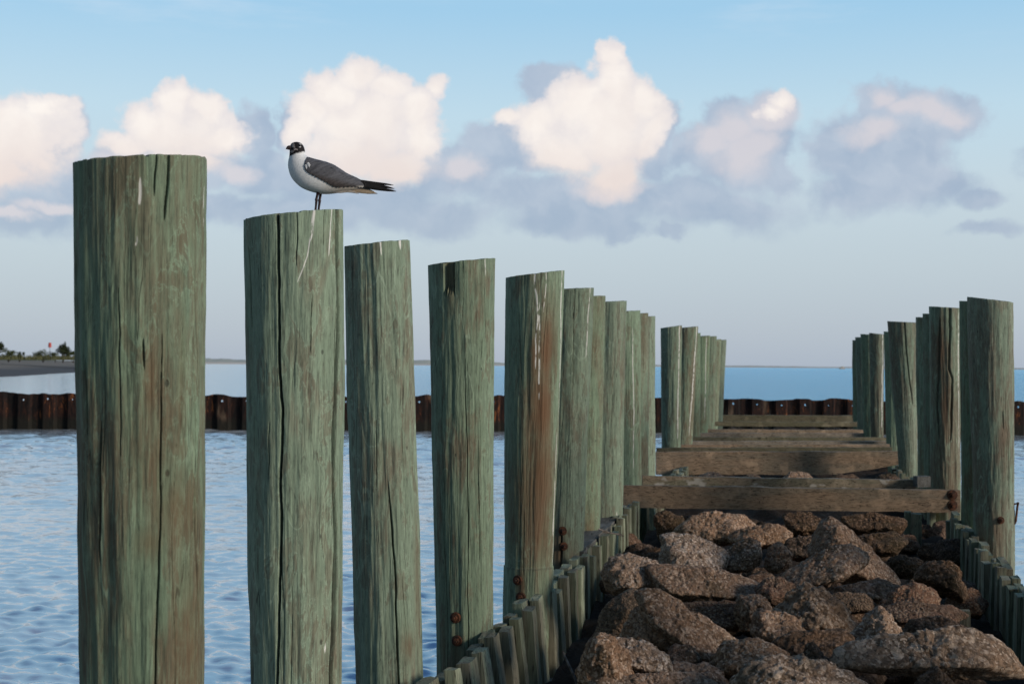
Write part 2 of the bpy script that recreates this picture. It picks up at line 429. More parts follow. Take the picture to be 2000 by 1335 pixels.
    cc = t.mix(t.sstep(t.math('ADD', fS, t.math('MULTIPLY', t.math('SUBTRACT', n_soft, .5), .9)), -.1, 1.0, .6, 0), cc, lin((228, 215, 212)))
    cc = t.mix(t.sstep(fC, .25, 1.05, 0, .85), cc, lin((226, 219, 221)))      # thinner rims are cooler
    cc = t.mix(t.sstep(el, R_(6.2), R_(9.4), .75, 0), cc, lin((233, 215, 208)))
    col = t.mix(aG, grad, cg)
    col = t.mix(aK, col, lin((217, 211, 216)))
    col = t.mix(aC, col, cc)
    # thin high cirrus
    ci = nz(t.vmath('MULTIPLY', P, (1.0, 5.5, 1)), 5, 5, (1, 1, 8), .6).outputs[0]
    cim = t.math('MULTIPLY', t.sstep(ci, .52, .78, 0, .35), t.sstep(el, R_(11), R_(14)))
    col = t.mix(cim, col, lin((225, 232, 240)))
    # unseen west and south sky dimmed to cut fill on the pilings' left sides
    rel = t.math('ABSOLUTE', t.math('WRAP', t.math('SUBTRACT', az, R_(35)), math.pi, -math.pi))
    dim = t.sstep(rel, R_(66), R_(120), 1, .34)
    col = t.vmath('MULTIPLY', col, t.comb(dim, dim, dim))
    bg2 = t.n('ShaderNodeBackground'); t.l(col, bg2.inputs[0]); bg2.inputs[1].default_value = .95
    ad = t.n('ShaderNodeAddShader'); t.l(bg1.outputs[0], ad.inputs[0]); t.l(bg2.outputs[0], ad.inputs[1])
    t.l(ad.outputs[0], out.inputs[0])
build_world()
W.cycles.sampling_method = 'MANUAL'; W.cycles.sample_map_resolution = 512

sun_d = bpy.data.lights.new('sun', 'SUN'); sun_d.energy = 2.7; sun_d.angle = R_(12); sun_d.color = (1, .88, .74)
sun = bpy.data.objects.new('sun', sun_d); COL.objects.link(sun)
to_sun = Vector((math.sin(SUN_AZ) * math.cos(SUN_EL), math.cos(SUN_AZ) * math.cos(SUN_EL), math.sin(SUN_EL)))
sun.rotation_euler = to_sun.to_track_quat('Z', 'Y').to_euler(); sun.location = to_sun * 60

sc.view_settings.view_transform = 'Standard'; sc.view_settings.look = 'None'
sc.view_settings.exposure = 0; sc.view_settings.gamma = 1
sc.cycles.max_bounces = 6; sc.cycles.diffuse_bounces = 3; sc.cycles.glossy_bounces = 3
sc.cycles.caustics_reflective = False; sc.cycles.caustics_refractive = False

# ------------------------------------------------------------------ water
def build_water():
    rng = np.random.default_rng(3)
    O = np.array([0.0, -3.0])
    th = np.radians(np.concatenate([np.linspace(-90, -40, 60)[:-1], np.linspace(-40, 26, 1250), np.linspace(26, 75, 80)[1:]]))
    r1 = np.geomspace(3.0, 75, 1300); r2 = np.geomspace(75, 40000, 120)[1:]
    r = np.concatenate([r1, r2]); nu, nv = len(th), len(r)
    T, Rr = np.meshgrid(th, r)
    X = O[0] + Rr * np.sin(T); Y = O[1] + Rr * np.cos(T); Z = np.zeros_like(X)
    cell = Rr * .0025
    for k in range(90):
        lam = math.exp(rng.uniform(math.log(.075), math.log(.28)))
        ang = rng.normal(R_(80), R_(36)); kx, ky = math.cos(ang) * 2 * math.pi / lam, math.sin(ang) * 2 * math.pi / lam
        a = .0024 * (lam / .3) ** .95 * rng.uniform(.6, 1.3)
        fade = np.clip((lam / cell - 2.5) / 3, 0, 1)
        Z += a * fade * np.sin(kx * X + ky * Y + rng.uniform(0, 6.28))
    open_ = np.clip((Y - 6) / 14, 0, 1)                   # a little more chop away from the pier
    for k in range(60):
        lam = math.exp(rng.uniform(math.log(.28), math.log(.95)))
        ang = rng.normal(R_(85), R_(34)); kx, ky = math.cos(ang) * 2 * math.pi / lam, math.sin(ang) * 2 * math.pi / lam
        a = .0046 * (lam / 1.0) * rng.uniform(.6, 1.3)
        fade = np.clip((lam / cell - 2.5) / 2, 0, 1)
        Z += a * fade * open_ * np.sin(kx * X + ky * Y + rng.uniform(0, 6.28))
    # gust patches
    g = fbm(np.stack([X.ravel() / 7, Y.ravel() / 7, 0 * X.ravel()], -1), 5, 3).reshape(X.shape)
    Z *= np.clip(1.0 + .55 * g, .3, 1.8)
    t = NT('sea_water'); c = t.coords(False)
    n1 = t.noise(t.scaled(c, (1, 1.6, 1)), 11, 4, .6)
    n2 = t.noise(t.scaled(c, (.5, .9, 1)), 1.1, 4, .6)
    h = t.math('ADD', t.math('MULTIPLY', n1, .25), n2)
    sp = t.n('ShaderNodeSeparateXYZ'); t.l(c, sp.inputs[0])
    # open water beyond the sheet wall is rougher, most of all away from the sheltered beach
    n3 = t.noise(t.scaled(c, (.35, 1, 1)), 2.2, 5, .65)
    wind = t.math('MULTIPLY', t.sstep(sp.outputs[1], 36, 44), t.sstep(t.math('DIVIDE', sp.outputs[0], t.math('MAXIMUM', sp.outputs[1], 1.0)), -.50, -.08, .12, 1))
    nb = t.bump(h, .25, .04)
    n4 = t.noise(t.scaled(c, (.75, 1, 1)), 5.5, 4, .6)       # ripples too fine for the mesh farther out
    b4 = t.n('ShaderNodeBump'); b4.inputs['Distance'].default_value = .03; t.l(n4, b4.inputs['Height']); t.l(nb, b4.inputs['Normal'])
    t.l(t.sstep(sp.outputs[1], 7, 24, 0, 1), b4.inputs['Strength']); nb = b4.outputs[0]
    bn = t.n('ShaderNodeBump'); bn.inputs['Distance'].default_value = .6; t.l(t.math('MULTIPLY', wind, .9), bn.inputs['Strength']); t.l(n3, bn.inputs['Height']); t.l(nb, bn.inputs['Normal'])
    m = t.done(t.mix(wind, (.55, .60, .635), (.38, .66, .75)), .06, bn.outputs[0], .9)
    t.l(t.math('MULTIPLY_ADD', wind, .22, .50), t.b.inputs['Metallic'])
    t.l(t.mix(wind, (.95, .98, 1.0), (.50, .80, .96)), t.b.inputs['Specular Tint'])
    t.l(t.math('MULTIPLY_ADD', wind, .16, .06), t.b.inputs['Roughness'])
    t.b.inputs['IOR'].default_value = 1.45
    o = mesh_obj('water', np.stack([X, Y, Z], -1).reshape(-1, 3), grid_faces(nu, nv)[:, ::-1].copy(), m)
    tag(o, kind='structure')
build_water()

# ------------------------------------------------------------------ pilings
def axis_basis(c):
    n = (EYE - c); n[2] = 0; n /= np.linalg.norm(n)
    r = np.array([-n[1], n[0], 0.0])          # image right for a viewer at the eye
    return n, r

def make_bolt(parent, p, nrm, rad, s=1.0):
    nrm = nrm / np.linalg.norm(nrm)
    up = np.array([0, 0, 1.0]); rt = np.cross(up, nrm); rt /= np.linalg.norm(rt); up = np.cross(nrm, rt)
    def lathe(profile, seg, jit=0):
        V = []
        for (h, rr) in profile:
            for k in range(seg):
                a = 2 * math.pi * k / seg
                V.append(p + nrm * h + (rt * math.cos(a) + up * math.sin(a)) * rr)
        F = [list(f) for f in grid_faces(seg, len(profile), True)] + [list(range((len(profile) - 1) * seg, len(profile) * seg))]
        return V, F
    V, F = lathe([(-.02, .010 * s), (.012, .010 * s), (.012, .017 * s), (.026, .017 * s), (.028, .014 * s), (.028, .009 * s), (.042, .008 * s)], 6)
    b = mesh_obj('bolt', V, F, M['rust'], origin=p, parent=parent, smooth=False)
    V, F = lathe([(-.012, .030 * s), (.007, .030 * s), (.011, .027 * s)], 14)
    mesh_obj('washer', V, F, M['rust'], origin=p, parent=b, smooth=False)

def make_post(label, z, top, bot, cracks=(), drops_lit_edges=(), stains=(), notch=None, bolts=(), hi=False, mat='post_green', seed=0, group=None, ledge=None, ncrack=6, depthslope=-.035, bow=0.0):
    xl, xr, yl, yr = top; by, bl, br = bot
    cT = at((xl + xr) / 2, (yl + yr) / 2, z); cB = at((bl + br) / 2, by, z)
    rT = (xr - xl) / 2 * z / F_PX * .985; rB = (br - bl) / 2 * z / F_PX * .985
    n, rg = axis_basis(cT)
    slope = (yl - yr) * z / F_PX / (2 * rT)
    Zb = -0.7
    rng = np.random.default_rng(100 + seed)
    if hi: nf, nb, rows = 400, 40, 460
    else: nf, nb, rows = 150, 24, 190
    th = np.radians(np.concatenate([np.linspace(-105, 105, nf), np.linspace(105, 255, nb + 2)[1:-1]]))
    tt = np.linspace(0, 1, rows) ** .9
    def cen(Z): return cB + (cT - cB) * ((Z - cB[2]) / (cT[2] - cB[2]))[..., None]
    def rad(Z): return np.clip(rB + (rT - rB) * (Z - cB[2]) / (cT[2] - cB[2]), .6 * min(rT, rB), 1.5 * max(rT, rB))
    ztop = cT[2] + slope * rT * np.sin(th) + depthslope * rT * np.cos(th)
    chip = vnoise(np.stack([np.cos(th) * 11, np.sin(th) * 11, 0 * th + seed * 3.3], -1), seed + 4)
    ztop = ztop - .010 * np.clip(chip - .45, 0, 1)
    ztop = ztop + .0014 * fbm(np.stack([np.cos(th) * 5, np.sin(th) * 5, 0 * th + seed], -1), seed, 3)
    T, TT = np.meshgrid(th, tt); Zg = Zb + TT * (ztop[None, :] - Zb)
    RR = rad(Zg); arc = T * RR
    pp = np.stack([np.cos(T).ravel() * 2.2, np.sin(T).ravel() * 2.2, Zg.ravel() * 1.1 + seed * 3.1], -1)
    disp = .0060 * fbm(pp * 1.6, seed, 4).reshape(T.shape)
    pp2 = np.stack([np.cos(T).ravel() * 14, np.sin(T).ravel() * 14, Zg.ravel() * 1.3 + seed], -1)
    disp += .0006 * fbm(pp2, seed + 9, 3).reshape(T.shape)
    crk = np.zeros_like(T); drp_lit = np.zeros_like(T); stn = np.zeros_like(T)
    def to_th(px, py):
        Z = at(px, py, z)[2]
        for _ in range(2):
            c = cen(np.array(Z)); r_ = float(rad(np.array(Z)))
            u = np.clip(np.dot(at(px, py, z) - c, rg) / r_, -.98, .98)
            Z = at(px, py, z - r_ * math.sqrt(1 - u * u))[2]
        return math.asin(u), Z
    def line_mask(pts, w, wob=.004, seed2=0, taper=True):
        q = sorted([to_th(*p) for p in pts], key=lambda a: a[1])
        qa = np.array([a[0] for a in q]); qz = np.array([a[1] for a in q])
        ext = 10.0 if pts[0][1] <= max(yl, yr) + 4 else 0
        tc = np.interp(Zg, qz, qa)
        wv = wob / RR * fbm(np.stack([0 * Zg.ravel() + seed2 * 7.7, 0 * Zg.ravel() + 3.3, Zg.ravel() * 6], -1), seed2, 3).reshape(T.shape)
        zr = np.ones_like(Zg)
        if taper:
            sp = max(.02, (qz[-1] - qz[0]) * .18)
            lo = np.clip((Zg - qz[0]) / sp, 0, 1) if pts[-1][1] < 1330 else np.ones_like(Zg)
            hi_ = np.clip((qz[-1] - Zg) / sp, 0, 1) if not ext else 1.0
            zr = np.sqrt(np.clip(lo * hi_, 0, 1))
        d = np.abs(T - tc - wv) * RR
        ww = np.maximum(w * zr, 1e-5)
        return np.clip(1.6 - d / ww * 1.1, 0, 1) * (zr > .02)
    for k, (pts, w, dep) in enumerate(cracks):
        m = line_mask(pts, w, seed2=seed * 13 + k)
        disp -= dep * m; crk = np.maximum(crk, m)
    for k in range(ncrack):
        a = rng.uniform(-1.35, 1.35); zc = rng.uniform(.4, cT[2]); L = rng.uniform(.12, .8)
        w = rng.uniform(.0009, .0018); tc = a + rng.uniform(-.05, .05) * (Zg - zc) + .006 / RR * np.sin(Zg * rng.uniform(6, 14) + rng.uniform(0, 6))
        zr = np.sqrt(np.clip(1 - np.abs(Zg - zc) / L, 0, 1))
        m = np.clip(1.5 - np.abs(T - tc) * RR / np.maximum(w * zr, 1e-5), 0, 1) * (zr > .02)
        disp -= rng.uniform(.002, .006) * m; crk = np.maximum(crk, m * .8)
    for k, (pts, w) in enumerate(drops_lit_edges):  # droppings, and sunlit right edges painted as pale lines
        drp_lit = np.maximum(drp_lit, line_mask(pts, w, .006, seed * 5 + k + 50))
    for (px, py, wx, hy, amt) in stains:
        a, Z = to_th(px, py)
        e = ((T - a) * RR / (wx * z / F_PX)) ** 2 + ((Zg - Z) / (hy * z / F_PX)) ** 2
        stn = np.maximum(stn, amt * np.exp(-e))
    if notch:
        pL, pR, yb, dep = notch[0], notch[1], notch[2], .030
        a0, zt = to_th(pL, yl); a1, _ = to_th(pR, yl); _, zb = to_th((pL + pR) / 2, yb)
        m = np.clip((T - a0) * RR / .004, 0, 1) * np.clip((a1 - T) * RR / .003, 0, 1)
        zcut = zb + .02 * fbm(np.stack([T.ravel() * 30, 0 * T.ravel(), 0 * T.ravel()], -1), 3, 2).reshape(T.shape)
        m = m * np.clip((Zg - zcut) / .05, 0, 1)
        disp -= dep * m; crk = np.maximum(crk, m * .35); stn = np.maximum(stn, m * .5)
    if ledge:                                  # wood shaved away below or above a chisel line
        py, dep = ledge
        _, zl = to_th((xl + xr) / 2, py)
        disp -= dep * np.clip((Zg - zl) / .008, 0, 1) * np.clip(1 - (Zg - zl) / .9, 0, 1)
        m = np.exp(-((Zg - zl) / .004) ** 2) * .8 * (np.abs(T) < 1.2)
        crk = np.maximum(crk, m)
    Rf = np.maximum(RR + disp, .02)
    C = cen(Zg)
    bowv = bow * np.sin(np.clip((Zg - Zb) / (cT[2] - Zb), 0, 1) * math.pi)
    P = C + Rf[..., None] * (np.sin(T)[..., None] * rg + np.cos(T)[..., None] * n) + bowv[..., None] * rg
    V = P.reshape(-1, 3); nu = len(th)
    F = grid_faces(nu, rows, True)
    # sawn top
    caps = []; ctr = np.array([P[-1].mean(0)])
    base = len(V); rings = [.985, .8, .5, .2]; capV = []
    for fr in rings:
        ring = ctr + (P[-1] - ctr) * fr
        ring[:, 2] += .002 * vnoise(ring * 40, seed) + (.0015 if fr < .9 else .0)
        capV.append(ring)
    V = np.concatenate([V] + capV)
    prev = (rows - 1) * nu
    Fl = [F]
    k = np.arange(nu); k2 = (k + 1) % nu
    for q in range(len(rings)):
        cur = base + q * nu
        Fl.append(np.stack([prev + k, prev + k2, cur + k2, cur + k], -1)); prev = cur
    F = np.concatenate(Fl)
    ext = len(V) - T.size
    A = {'crack': np.concatenate([crk.ravel(), np.full(ext, .35)]), 'drop_lit_edge': np.concatenate([drp_lit.ravel(), np.zeros(ext)]),
         'stain': np.concatenate([stn.ravel(), np.full(ext, .2)])}
    org = cen(np.array(0.0))
    o = mesh_obj('piling', V, F, M[mat], origin=org, attrs=A)
    # close the last small hole of the top with an n-gon
    bm = bmesh.new(); bm.from_mesh(o.data); bm.verts.ensure_lookup_table()
    try:
        f = bm.faces.new([bm.verts[prev + i] for i in range(nu)]); f.smooth = True
    except Exception: pass
    bm.to_mesh(o.data); bm.free()
    tag(o, label, 'piling', group)
    for (px, py, s) in bolts:
        a, Z = to_th(px, py); r_ = float(rad(np.array(Z)))
        dirv = math.sin(a) * rg + math.cos(a) * n
        make_bolt(o, cen(np.array(Z)) + dirv * (r_ + .001), dirv, r_, s)
    return o, cT, n, rg, rT

GL, GRt = 'pilings of the left row', 'pilings of the right row'
posts_left = [
 dict(label='thickest piling at the far left, brown-stained green, the nearest to the viewer', z=3.41, top=(147,402,325,305), bot=(1335,160,397), hi=True, mat='post',
      cracks=[([(327,306),(322,430)],.0022,.012), ([(303,306),(300,380)],.0016,.008), ([(318,640),(312,1000),(300,1335)],.0017,.010),
              ([(232,560),(236,900)],.0014,.006), ([(200,820),(196,1100)],.0028,.010), ([(378,960),(388,1250)],.002,.008),([(172,700),(176,850)],.003,.010),([(280,660),(282,720)],.002,.008)],
      drops_lit_edges=[([(276,345),(272,415)],.0030), ([(396,360),(392,440)],.003), ([(268,460),(266,480)],.004)],
      stains=[(288,740,18,70,.7),(350,760,10,120,.4),(300,900,40,90,.35),(345,1000,60,70,.5),(370,1250,40,150,.5),(290,1060,30,30,.5)], ncrack=6),
 dict(label='split piling with a long dark crack, the gull standing on its top', z=4.74, top=(477,673,432,408), bot=(1335,490,668), hi=True,
      cracks=[([(543,412),(544,560),(546,700),(552,800),(549,1000),(543,1335)],.0036,.034), ([(660,405),(657,560),(652,800),(649,900),(654,1080),(646,1335)],.0078,.030),
              ([(582,410),(581,520)],.0013,.008), ([(632,406),(628,480)],.0012,.008), ([(488,480),(492,640)],.0022,.008), ([(608,575),(604,690)],.0012,.007),([(530,820),(526,930)],.0014,.008)],
      drops_lit_edges=[([(615,409),(607,445),(604,470)],.0042), ([(606,450),(598,500),(578,552)],.0017), ([(646,408),(644,440),(642,500)],.0022), ([(606,1235),(607,1245)],.004),([(632,1255),(634,1275)],.005)], ncrack=6),
 dict(label='leaning green piling with a slanted top just right of the gull post', z=5.88, top=(671,801,484,468), bot=(1335,694,828), hi=True,
      cracks=[([(688,480),(690,640)],.0016,.006), ([(758,940),(768,1080),(776,1240),(778,1335)],.0030,.018), ([(735,820),(736,960)],.0014,.008), ([(820,960),(826,1335)],.0035,.016), ([(768,1080),(776,1300)],.0014,.008)],
      drops_lit_edges=[([(745,478),(746,498)],.003), ([(780,470),(780,486)],.005)], stains=[(815,1150,12,160,.5),(795,1260,14,30,.7)], ncrack=6),
 dict(label='green piling with a dark notch in its top and two rusty bolts low down', z=6.83, top=(835,967,519,504), bot=(1300,852,963), hi=True,
      cracks=[([(908,700),(912,900),(915,1335)],.0016,.010), ([(934,860),(936,1100)],.0013,.008), ([(940,660),(940,700)],.002,.006), ([(958,1000),(960,1200)],.002,.008), ([(945,540),(947,660)],.0014,.006)],
      notch=(866, 888, 575, .04), bolts=[(890,1205,.85),(893,1250,.85)], stains=[(893,1290,16,50,.6),(866,1270,12,70,.55),(880,560,10,50,.6)], drops_lit_edges=[([(946,515),(947,545)],.003)], ncrack=6),
 dict(label='rust-brown stained piling with white dropping trails down its front', z=7.79, top=(988,1103,543,528), bot=(1200,982,1078), hi=True,
      cracks=[([(1014,620),(1020,760)],.0012,.006), ([(1024,1000),(1022,1150)],.0016,.009)],
      drops_lit_edges=[([(1046,545),(1049,620),(1046,660)],.0042), ([(1054,590),(1051,780)],.0036), ([(1046,650),(1045,720)],.003), ([(1098,535),(1092,700),(1086,900),(1078,1150)],.0045), ([(1066,540),(1062,610)],.002)],
      stains=[(1068,690,24,90,1.0),(1045,700,12,60,.9),(1060,800,34,120,1.),(1050,930,46,130,.95),(1055,1030,38,90,.8),(1018,1160,10,60,.9),(1000,1010,14,90,.5)],
      bolts=[(1012,1132,.9),(1018,1165,.9)], ledge=(1112,.006), ncrack=5),
 dict(label='green piling with two rusty bolts, tucked behind the rust-stained piling', z=9.35, top=(1064,1160,567,562), bot=(1060,1050,1140),
      bolts=[(1099,1036,.95),(1101,1066,.9)], stains=[(1090,1080,16,60,.9),(1120,1090,16,40,.5)], cracks=[([(1122,565),(1118,760)],.0022,.010),([(1098,1040),(1096,1110)],.006,.02)], drops_lit_edges=[([(1150,570),(1143,700)],.004)]),
 dict(label='narrow-looking piling squeezed between two greener neighbours, fifth behind the gull post', z=10.4, top=(1097,1183,581,577), bot=(1060,1088,1172), stains=[(1150,1060,20,60,.7),(1160,640,12,80,.3)], mat='post'),
 dict(label='smooth pale green piling whose foot meets the left end of the front beam', z=11.24, top=(1146,1224,592,587), bot=(1030,1140,1215), drops_lit_edges=[([(1204,1000),(1206,1030)],.006)]),
 dict(label='tall piling with a pale dry strip, just behind the smooth pale green one', z=13.1, top=(1184,1251,610,606), bot=(940,1186,1254), drops_lit_edges=[([(1236,640),(1238,930)],.004)]),
 dict(label='slim piling, middle one of the three that end before the gap in the left row', z=14.0, top=(1202,1266,615,611), bot=(930,1204,1267), mat='post'),
 dict(label='last piling before the gap in the left row', z=14.9, top=(1220,1280,621,617), bot=(925,1221,1280)),
 dict(label='dark green piling with a right edge painted pale as if sunlit, first after the gap', z=18.3, top=(1290,1332,641,635), bot=(875,1292,1329), drops_lit_edges=[([(1327,640),(1323,860)],.008)]),  # pale line painted down the right edge as its sunlit rim
 dict(label='brownish piling leaning left at its foot, second after the gap', z=19.2, top=(1322,1364,641,637), bot=(868,1314,1352), mat='post', drops_lit_edges=[([(1360,645),(1346,850)],.008)]),  # sunlit right rim painted as a pale line
 dict(label='mostly hidden thin piling, third after the gap', z=20.8, top=(1330,1369,653,650), bot=(860,1330,1367)),
 dict(label='green piling, fourth after the gap, standing where the beams bunch up', z=23.2, top=(1352,1387,657,655), bot=(840,1347,1382), drops_lit_edges=[([(1380,660),(1376,820)],.006)]),  # pale right-hand line is painted sunlight
 dict(label='pale-edged piling, fifth after the gap', z=24.8, top=(1368,1400,658,656), bot=(835,1364,1396)),
 dict(label='grey-green piling, second from the far end of the left row', z=26.8, top=(1379,1409,664,662), bot=(820,1374,1403), mat='post'),
 dict(label='farthest piling of the left row, next to the open view of the sea', z=28.4, top=(1390,1419,665,663), bot=(812,1384,1412)),
]
posts_right = [
 dict(label='broadest right-hand piling, front of its row, with a bent rod on its side', z=10.56, top=(1890,1978,579,591), bot=(1110,1905,1980), mat='post',
      cracks=[([(1968,780),(1972,1000)],.003,.012),([(1958,800),(1960,840)],.004,.010)], bolts=[(1954,1015,.9)], stains=[(1950,1040,16,50,.6),(1962,860,10,60,.5),(1930,1080,40,60,.5)], ledge=(998,.004)),
 dict(label='dark shaded piling peeking out behind the broadest right-hand piling', z=11.3, top=(1875,1955,587,594), bot=(1030,1879,1955)),
 dict(label='ragged split piling with brown peeled wood behind the bolted end of the front beam', z=12.6, top=(1815,1875,598,602), bot=(1020,1820,1875),
      cracks=[([(1856,600),(1854,720),(1861,740),(1857,860)],.009,.022), ([(1836,620),(1830,800),(1834,860)],.010,.016)], stains=[(1838,680,9,50,1.),(1848,790,10,70,.9),(1862,960,16,60,.5)], drops_lit_edges=[([(1871,610),(1873,900)],.006)], mat='post'),
 dict(label='dark blue-green piling just left of the ragged split one', z=14.0, top=(1803,1868,612,616), bot=(950,1806,1868)),
 dict(label='dark blue-green piling right of the tall leaning cracked one', z=15.1, top=(1789,1849,619,622), bot=(930,1793,1850)),
 dict(label='cracked piling leaning left at its top, in the middle of the right row', z=16.5, top=(1733,1789,627,630), bot=(925,1757,1792), cracks=[([(1766,630),(1770,680),(1776,740),(1783,790)],.007,.02)], mat='post'),
 dict(label='shaded piling standing straight behind the leaning cracked one', z=19.3, top=(1726,1768,647,650), bot=(860,1731,1760)),
 dict(label='brown-fronted piling with a pale right edge, left of the leaning cracked one', z=20.7, top=(1698,1726,650,653), bot=(845,1701,1725), mat='post', drops_lit_edges=[([(1724,655),(1722,840)],.008)]),
 dict(label='grey-green piling, fourth from the far end of the right row', z=21.8, top=(1681,1712,652,654), bot=(838,1686,1716)),
 dict(label='slender piling, second from the far end of the right row', z=24.0, top=(1671,1703,658,660), bot=(835,1675,1705)),
 dict(label='farthest piling of the right row, beside the end beam', z=27.0, top=(1665,1695,664,666), bot=(810,1666,1696)),
]
gull_post = None
for i, p in enumerate(posts_left):
    r = make_post(seed=i, group=GL, **p)
    if i == 1: gull_post = r
for i, p in enumerate(posts_right):
    r = make_post(seed=40 + i, group=GRt, **p)
    if i == 0: broad_post = r

for i, zz in enumerate((7.85, 6.8, 5.75, 4.7, 3.7)):     # the right row goes on past the frame and shades the rubble
    xc = 1545 + 1.52 * F_PX / zz + .28 * F_PX * .1 ; w = .165 * F_PX / zz; yt = 712 - .5 * F_PX / zz
    make_post('green piling of the right row standing beyond the right edge of the view', zz, (xc - w, xc + w, yt, yt + 4), (1200, xc - w, xc + w), seed=70 + i, group='right-row pilings beyond the frame')
# ------------------------------------------------------------------ planks, beams and board walls
def plank_mesh(p0, p1, side, up, w, h, seg=40, seed=0, rough=.003, taper=None, chip=.0):
    """box swept from p0 to p1, w across 'side', h across 'up', with worn edges"""
    p0, p1, side, up = [np.asarray(a, float) for a in (p0, p1, side, up)]
    prof = []
    e = .12
    for (a, b) in ((-1, -1), (1, -1), (1, 1), (-1, 1)):
        pass
    ns = 5
    pts = []
    for k in range(ns): pts.append((-1 + 2 * k / ns, -1))
    for k in range(ns): pts.append((1, -1 + 2 * k / ns))
    for k in range(ns): pts.append((1 - 2 * k / ns, 1))
    for k in range(ns): pts.append((-1, 1 - 2 * k / ns))
    pts = np.array(pts)
    corner = np.max(np.abs(pts), 1)
    both = (np.abs(pts[:, 0]) > .99) & (np.abs(pts[:, 1]) > .99)
    pts[both] *= .985
    V = []; L = np.linalg.norm(p1 - p0)
    ts = np.linspace(0, 1, seg + 1)
    for t_ in ts:
        c = p0 + (p1 - p0) * t_
        hh = h * (taper(t_) if taper else 1.0)
        off = (1 - (hh / h)) * h * .5
        V.append(c + np.outer(pts[:, 0] * w / 2, side) + np.outer(pts[:, 1] * hh / 2 + off, up))
    V = np.array(V); m = len(pts)
    flat = V.reshape(-1, 3)
    nz = np.stack([fbm(flat * 6 + seed * 3.7, seed + q, 3) for q in range(3)], -1)
    flat = flat + nz * rough
    F = [list(f) for f in grid_faces(m, seg + 1, True)]
    F.append(list(range(m))[::-1]); F.append([seg * m + k for k in range(m)])
    return flat, F

XA, YA, ZA = np.array([1., 0, 0]), np.array([0, 1., 0]), np.array([0, 0, 1.])

def beam(label, left, right, hpx, thick, seed, taper=None, extra=0, mat='beam', bolts=()):
    """left/right: (px, py of the top edge, depth)"""
    a, b = at(*left), at(*right)
    hm = hpx * (left[2] + right[2]) / 2 / F_PX
    d = (b - a); d /= np.linalg.norm(d)
    side = np.cross(ZA, d); side /= np.linalg.norm(side)      # points away from the viewer
    up = np.cross(d, side)
    p0, p1 = a - up * hm / 2 + side * thick / 2, b - up * hm / 2 + side * thick / 2
    V, F = plank_mesh(p0, p1, side, up, thick, hm, 60, seed, .0045, taper)
    o = mesh_obj('beam', V, F, M[mat], origin=(p0 + p1) / 2, smooth=False)
    tag(o, label, 'beam', 'cross beams between the piling rows')
    for (px, py, s) in bolts:
        dep = left[2] + (right[2] - left[2]) * (px - left[0]) / (right[0] - left[0])
        make_bolt(o, at(px, py, dep) , -side, .1, s)
    return o

beam('front beam, long brown-grey timber with two rusty bolts at its right end', (1190,947,12.35), (1876,957,12.25), 44, .085, 1, bolts=[(1860,966,1.5),(1860,986,1.5)])
beam('second beam with pale flaking patches, close behind the bolted front beam', (1255,929,13.45), (1790,937,13.4), 30, .09, 2, mat='beam_flaky')
beam('warm brown beam with a broken underside at its right end', (1281,882,17.2), (1757,881,17.0), 45, .10, 3, taper=lambda t_: 1 - .42 * max(0, (t_ - .74) / .26) ** 1.0)
beam('mossy beam right behind the warm brown broken-ended one', (1283,874,18.1), (1742,873,18.0), 30, .09, 4, mat='beam_green')
beam('brown beam with a thin pale top edge, fifth from the front', (1330,868,18.75), (1738,867,18.7), 30, .09, 5)
beam('weathered grey beam with a pale left end, sixth from the front', (1340,861,19.6), (1735,861,19.5), 30, .10, 15, mat='beam_pale')
beam('mossy green streaked beam, fifth from the far end', (1350,853,20.6), (1734,854,20.5), 30, .10, 6, mat='beam_green')
beam('pale grey beam, fourth from the far end', (1362,845,21.9), (1726,846,21.8), 28, .10, 16, mat='beam_pale')
beam('brown beam, third from the far end', (1368,838,23.2), (1714,839,23.1), 28, .10, 7)
beam('dark greenish beam, second from the far end', (1384,823,26.1), (1690,824,26.0), 9, .14, 17, mat='beam_green')
beam('end beam, farthest one and mossy green, below the rusty sheet wall', (1392,810,29.5), (1676,811,29.4), 22, .16, 8, mat='beam_green')
# ledger blocks
def block(name, label, cat, c, sx, sy, sz, mat, seed, rot=0.0, group=None):
    ca, sa = math.cos(rot), math.sin(rot)
    V, F = plank_mesh(np.array(c) - ZA * sz / 2, np.array(c) + ZA * sz / 2, np.array([ca, sa, 0]), np.array([-sa, ca, 0]), sx, sy, 8, seed, .006)
    o = mesh_obj(name, V, F, M[mat], origin=c, smooth=False)
    return tag(o, label, cat, group)
block('timber_offcut', 'small pale grey timber offcut lying on the second beam by the ragged piling', 'wood block', at(1800,940,13.3), .13, .12, .10, 'gray_plank', 3, .3)

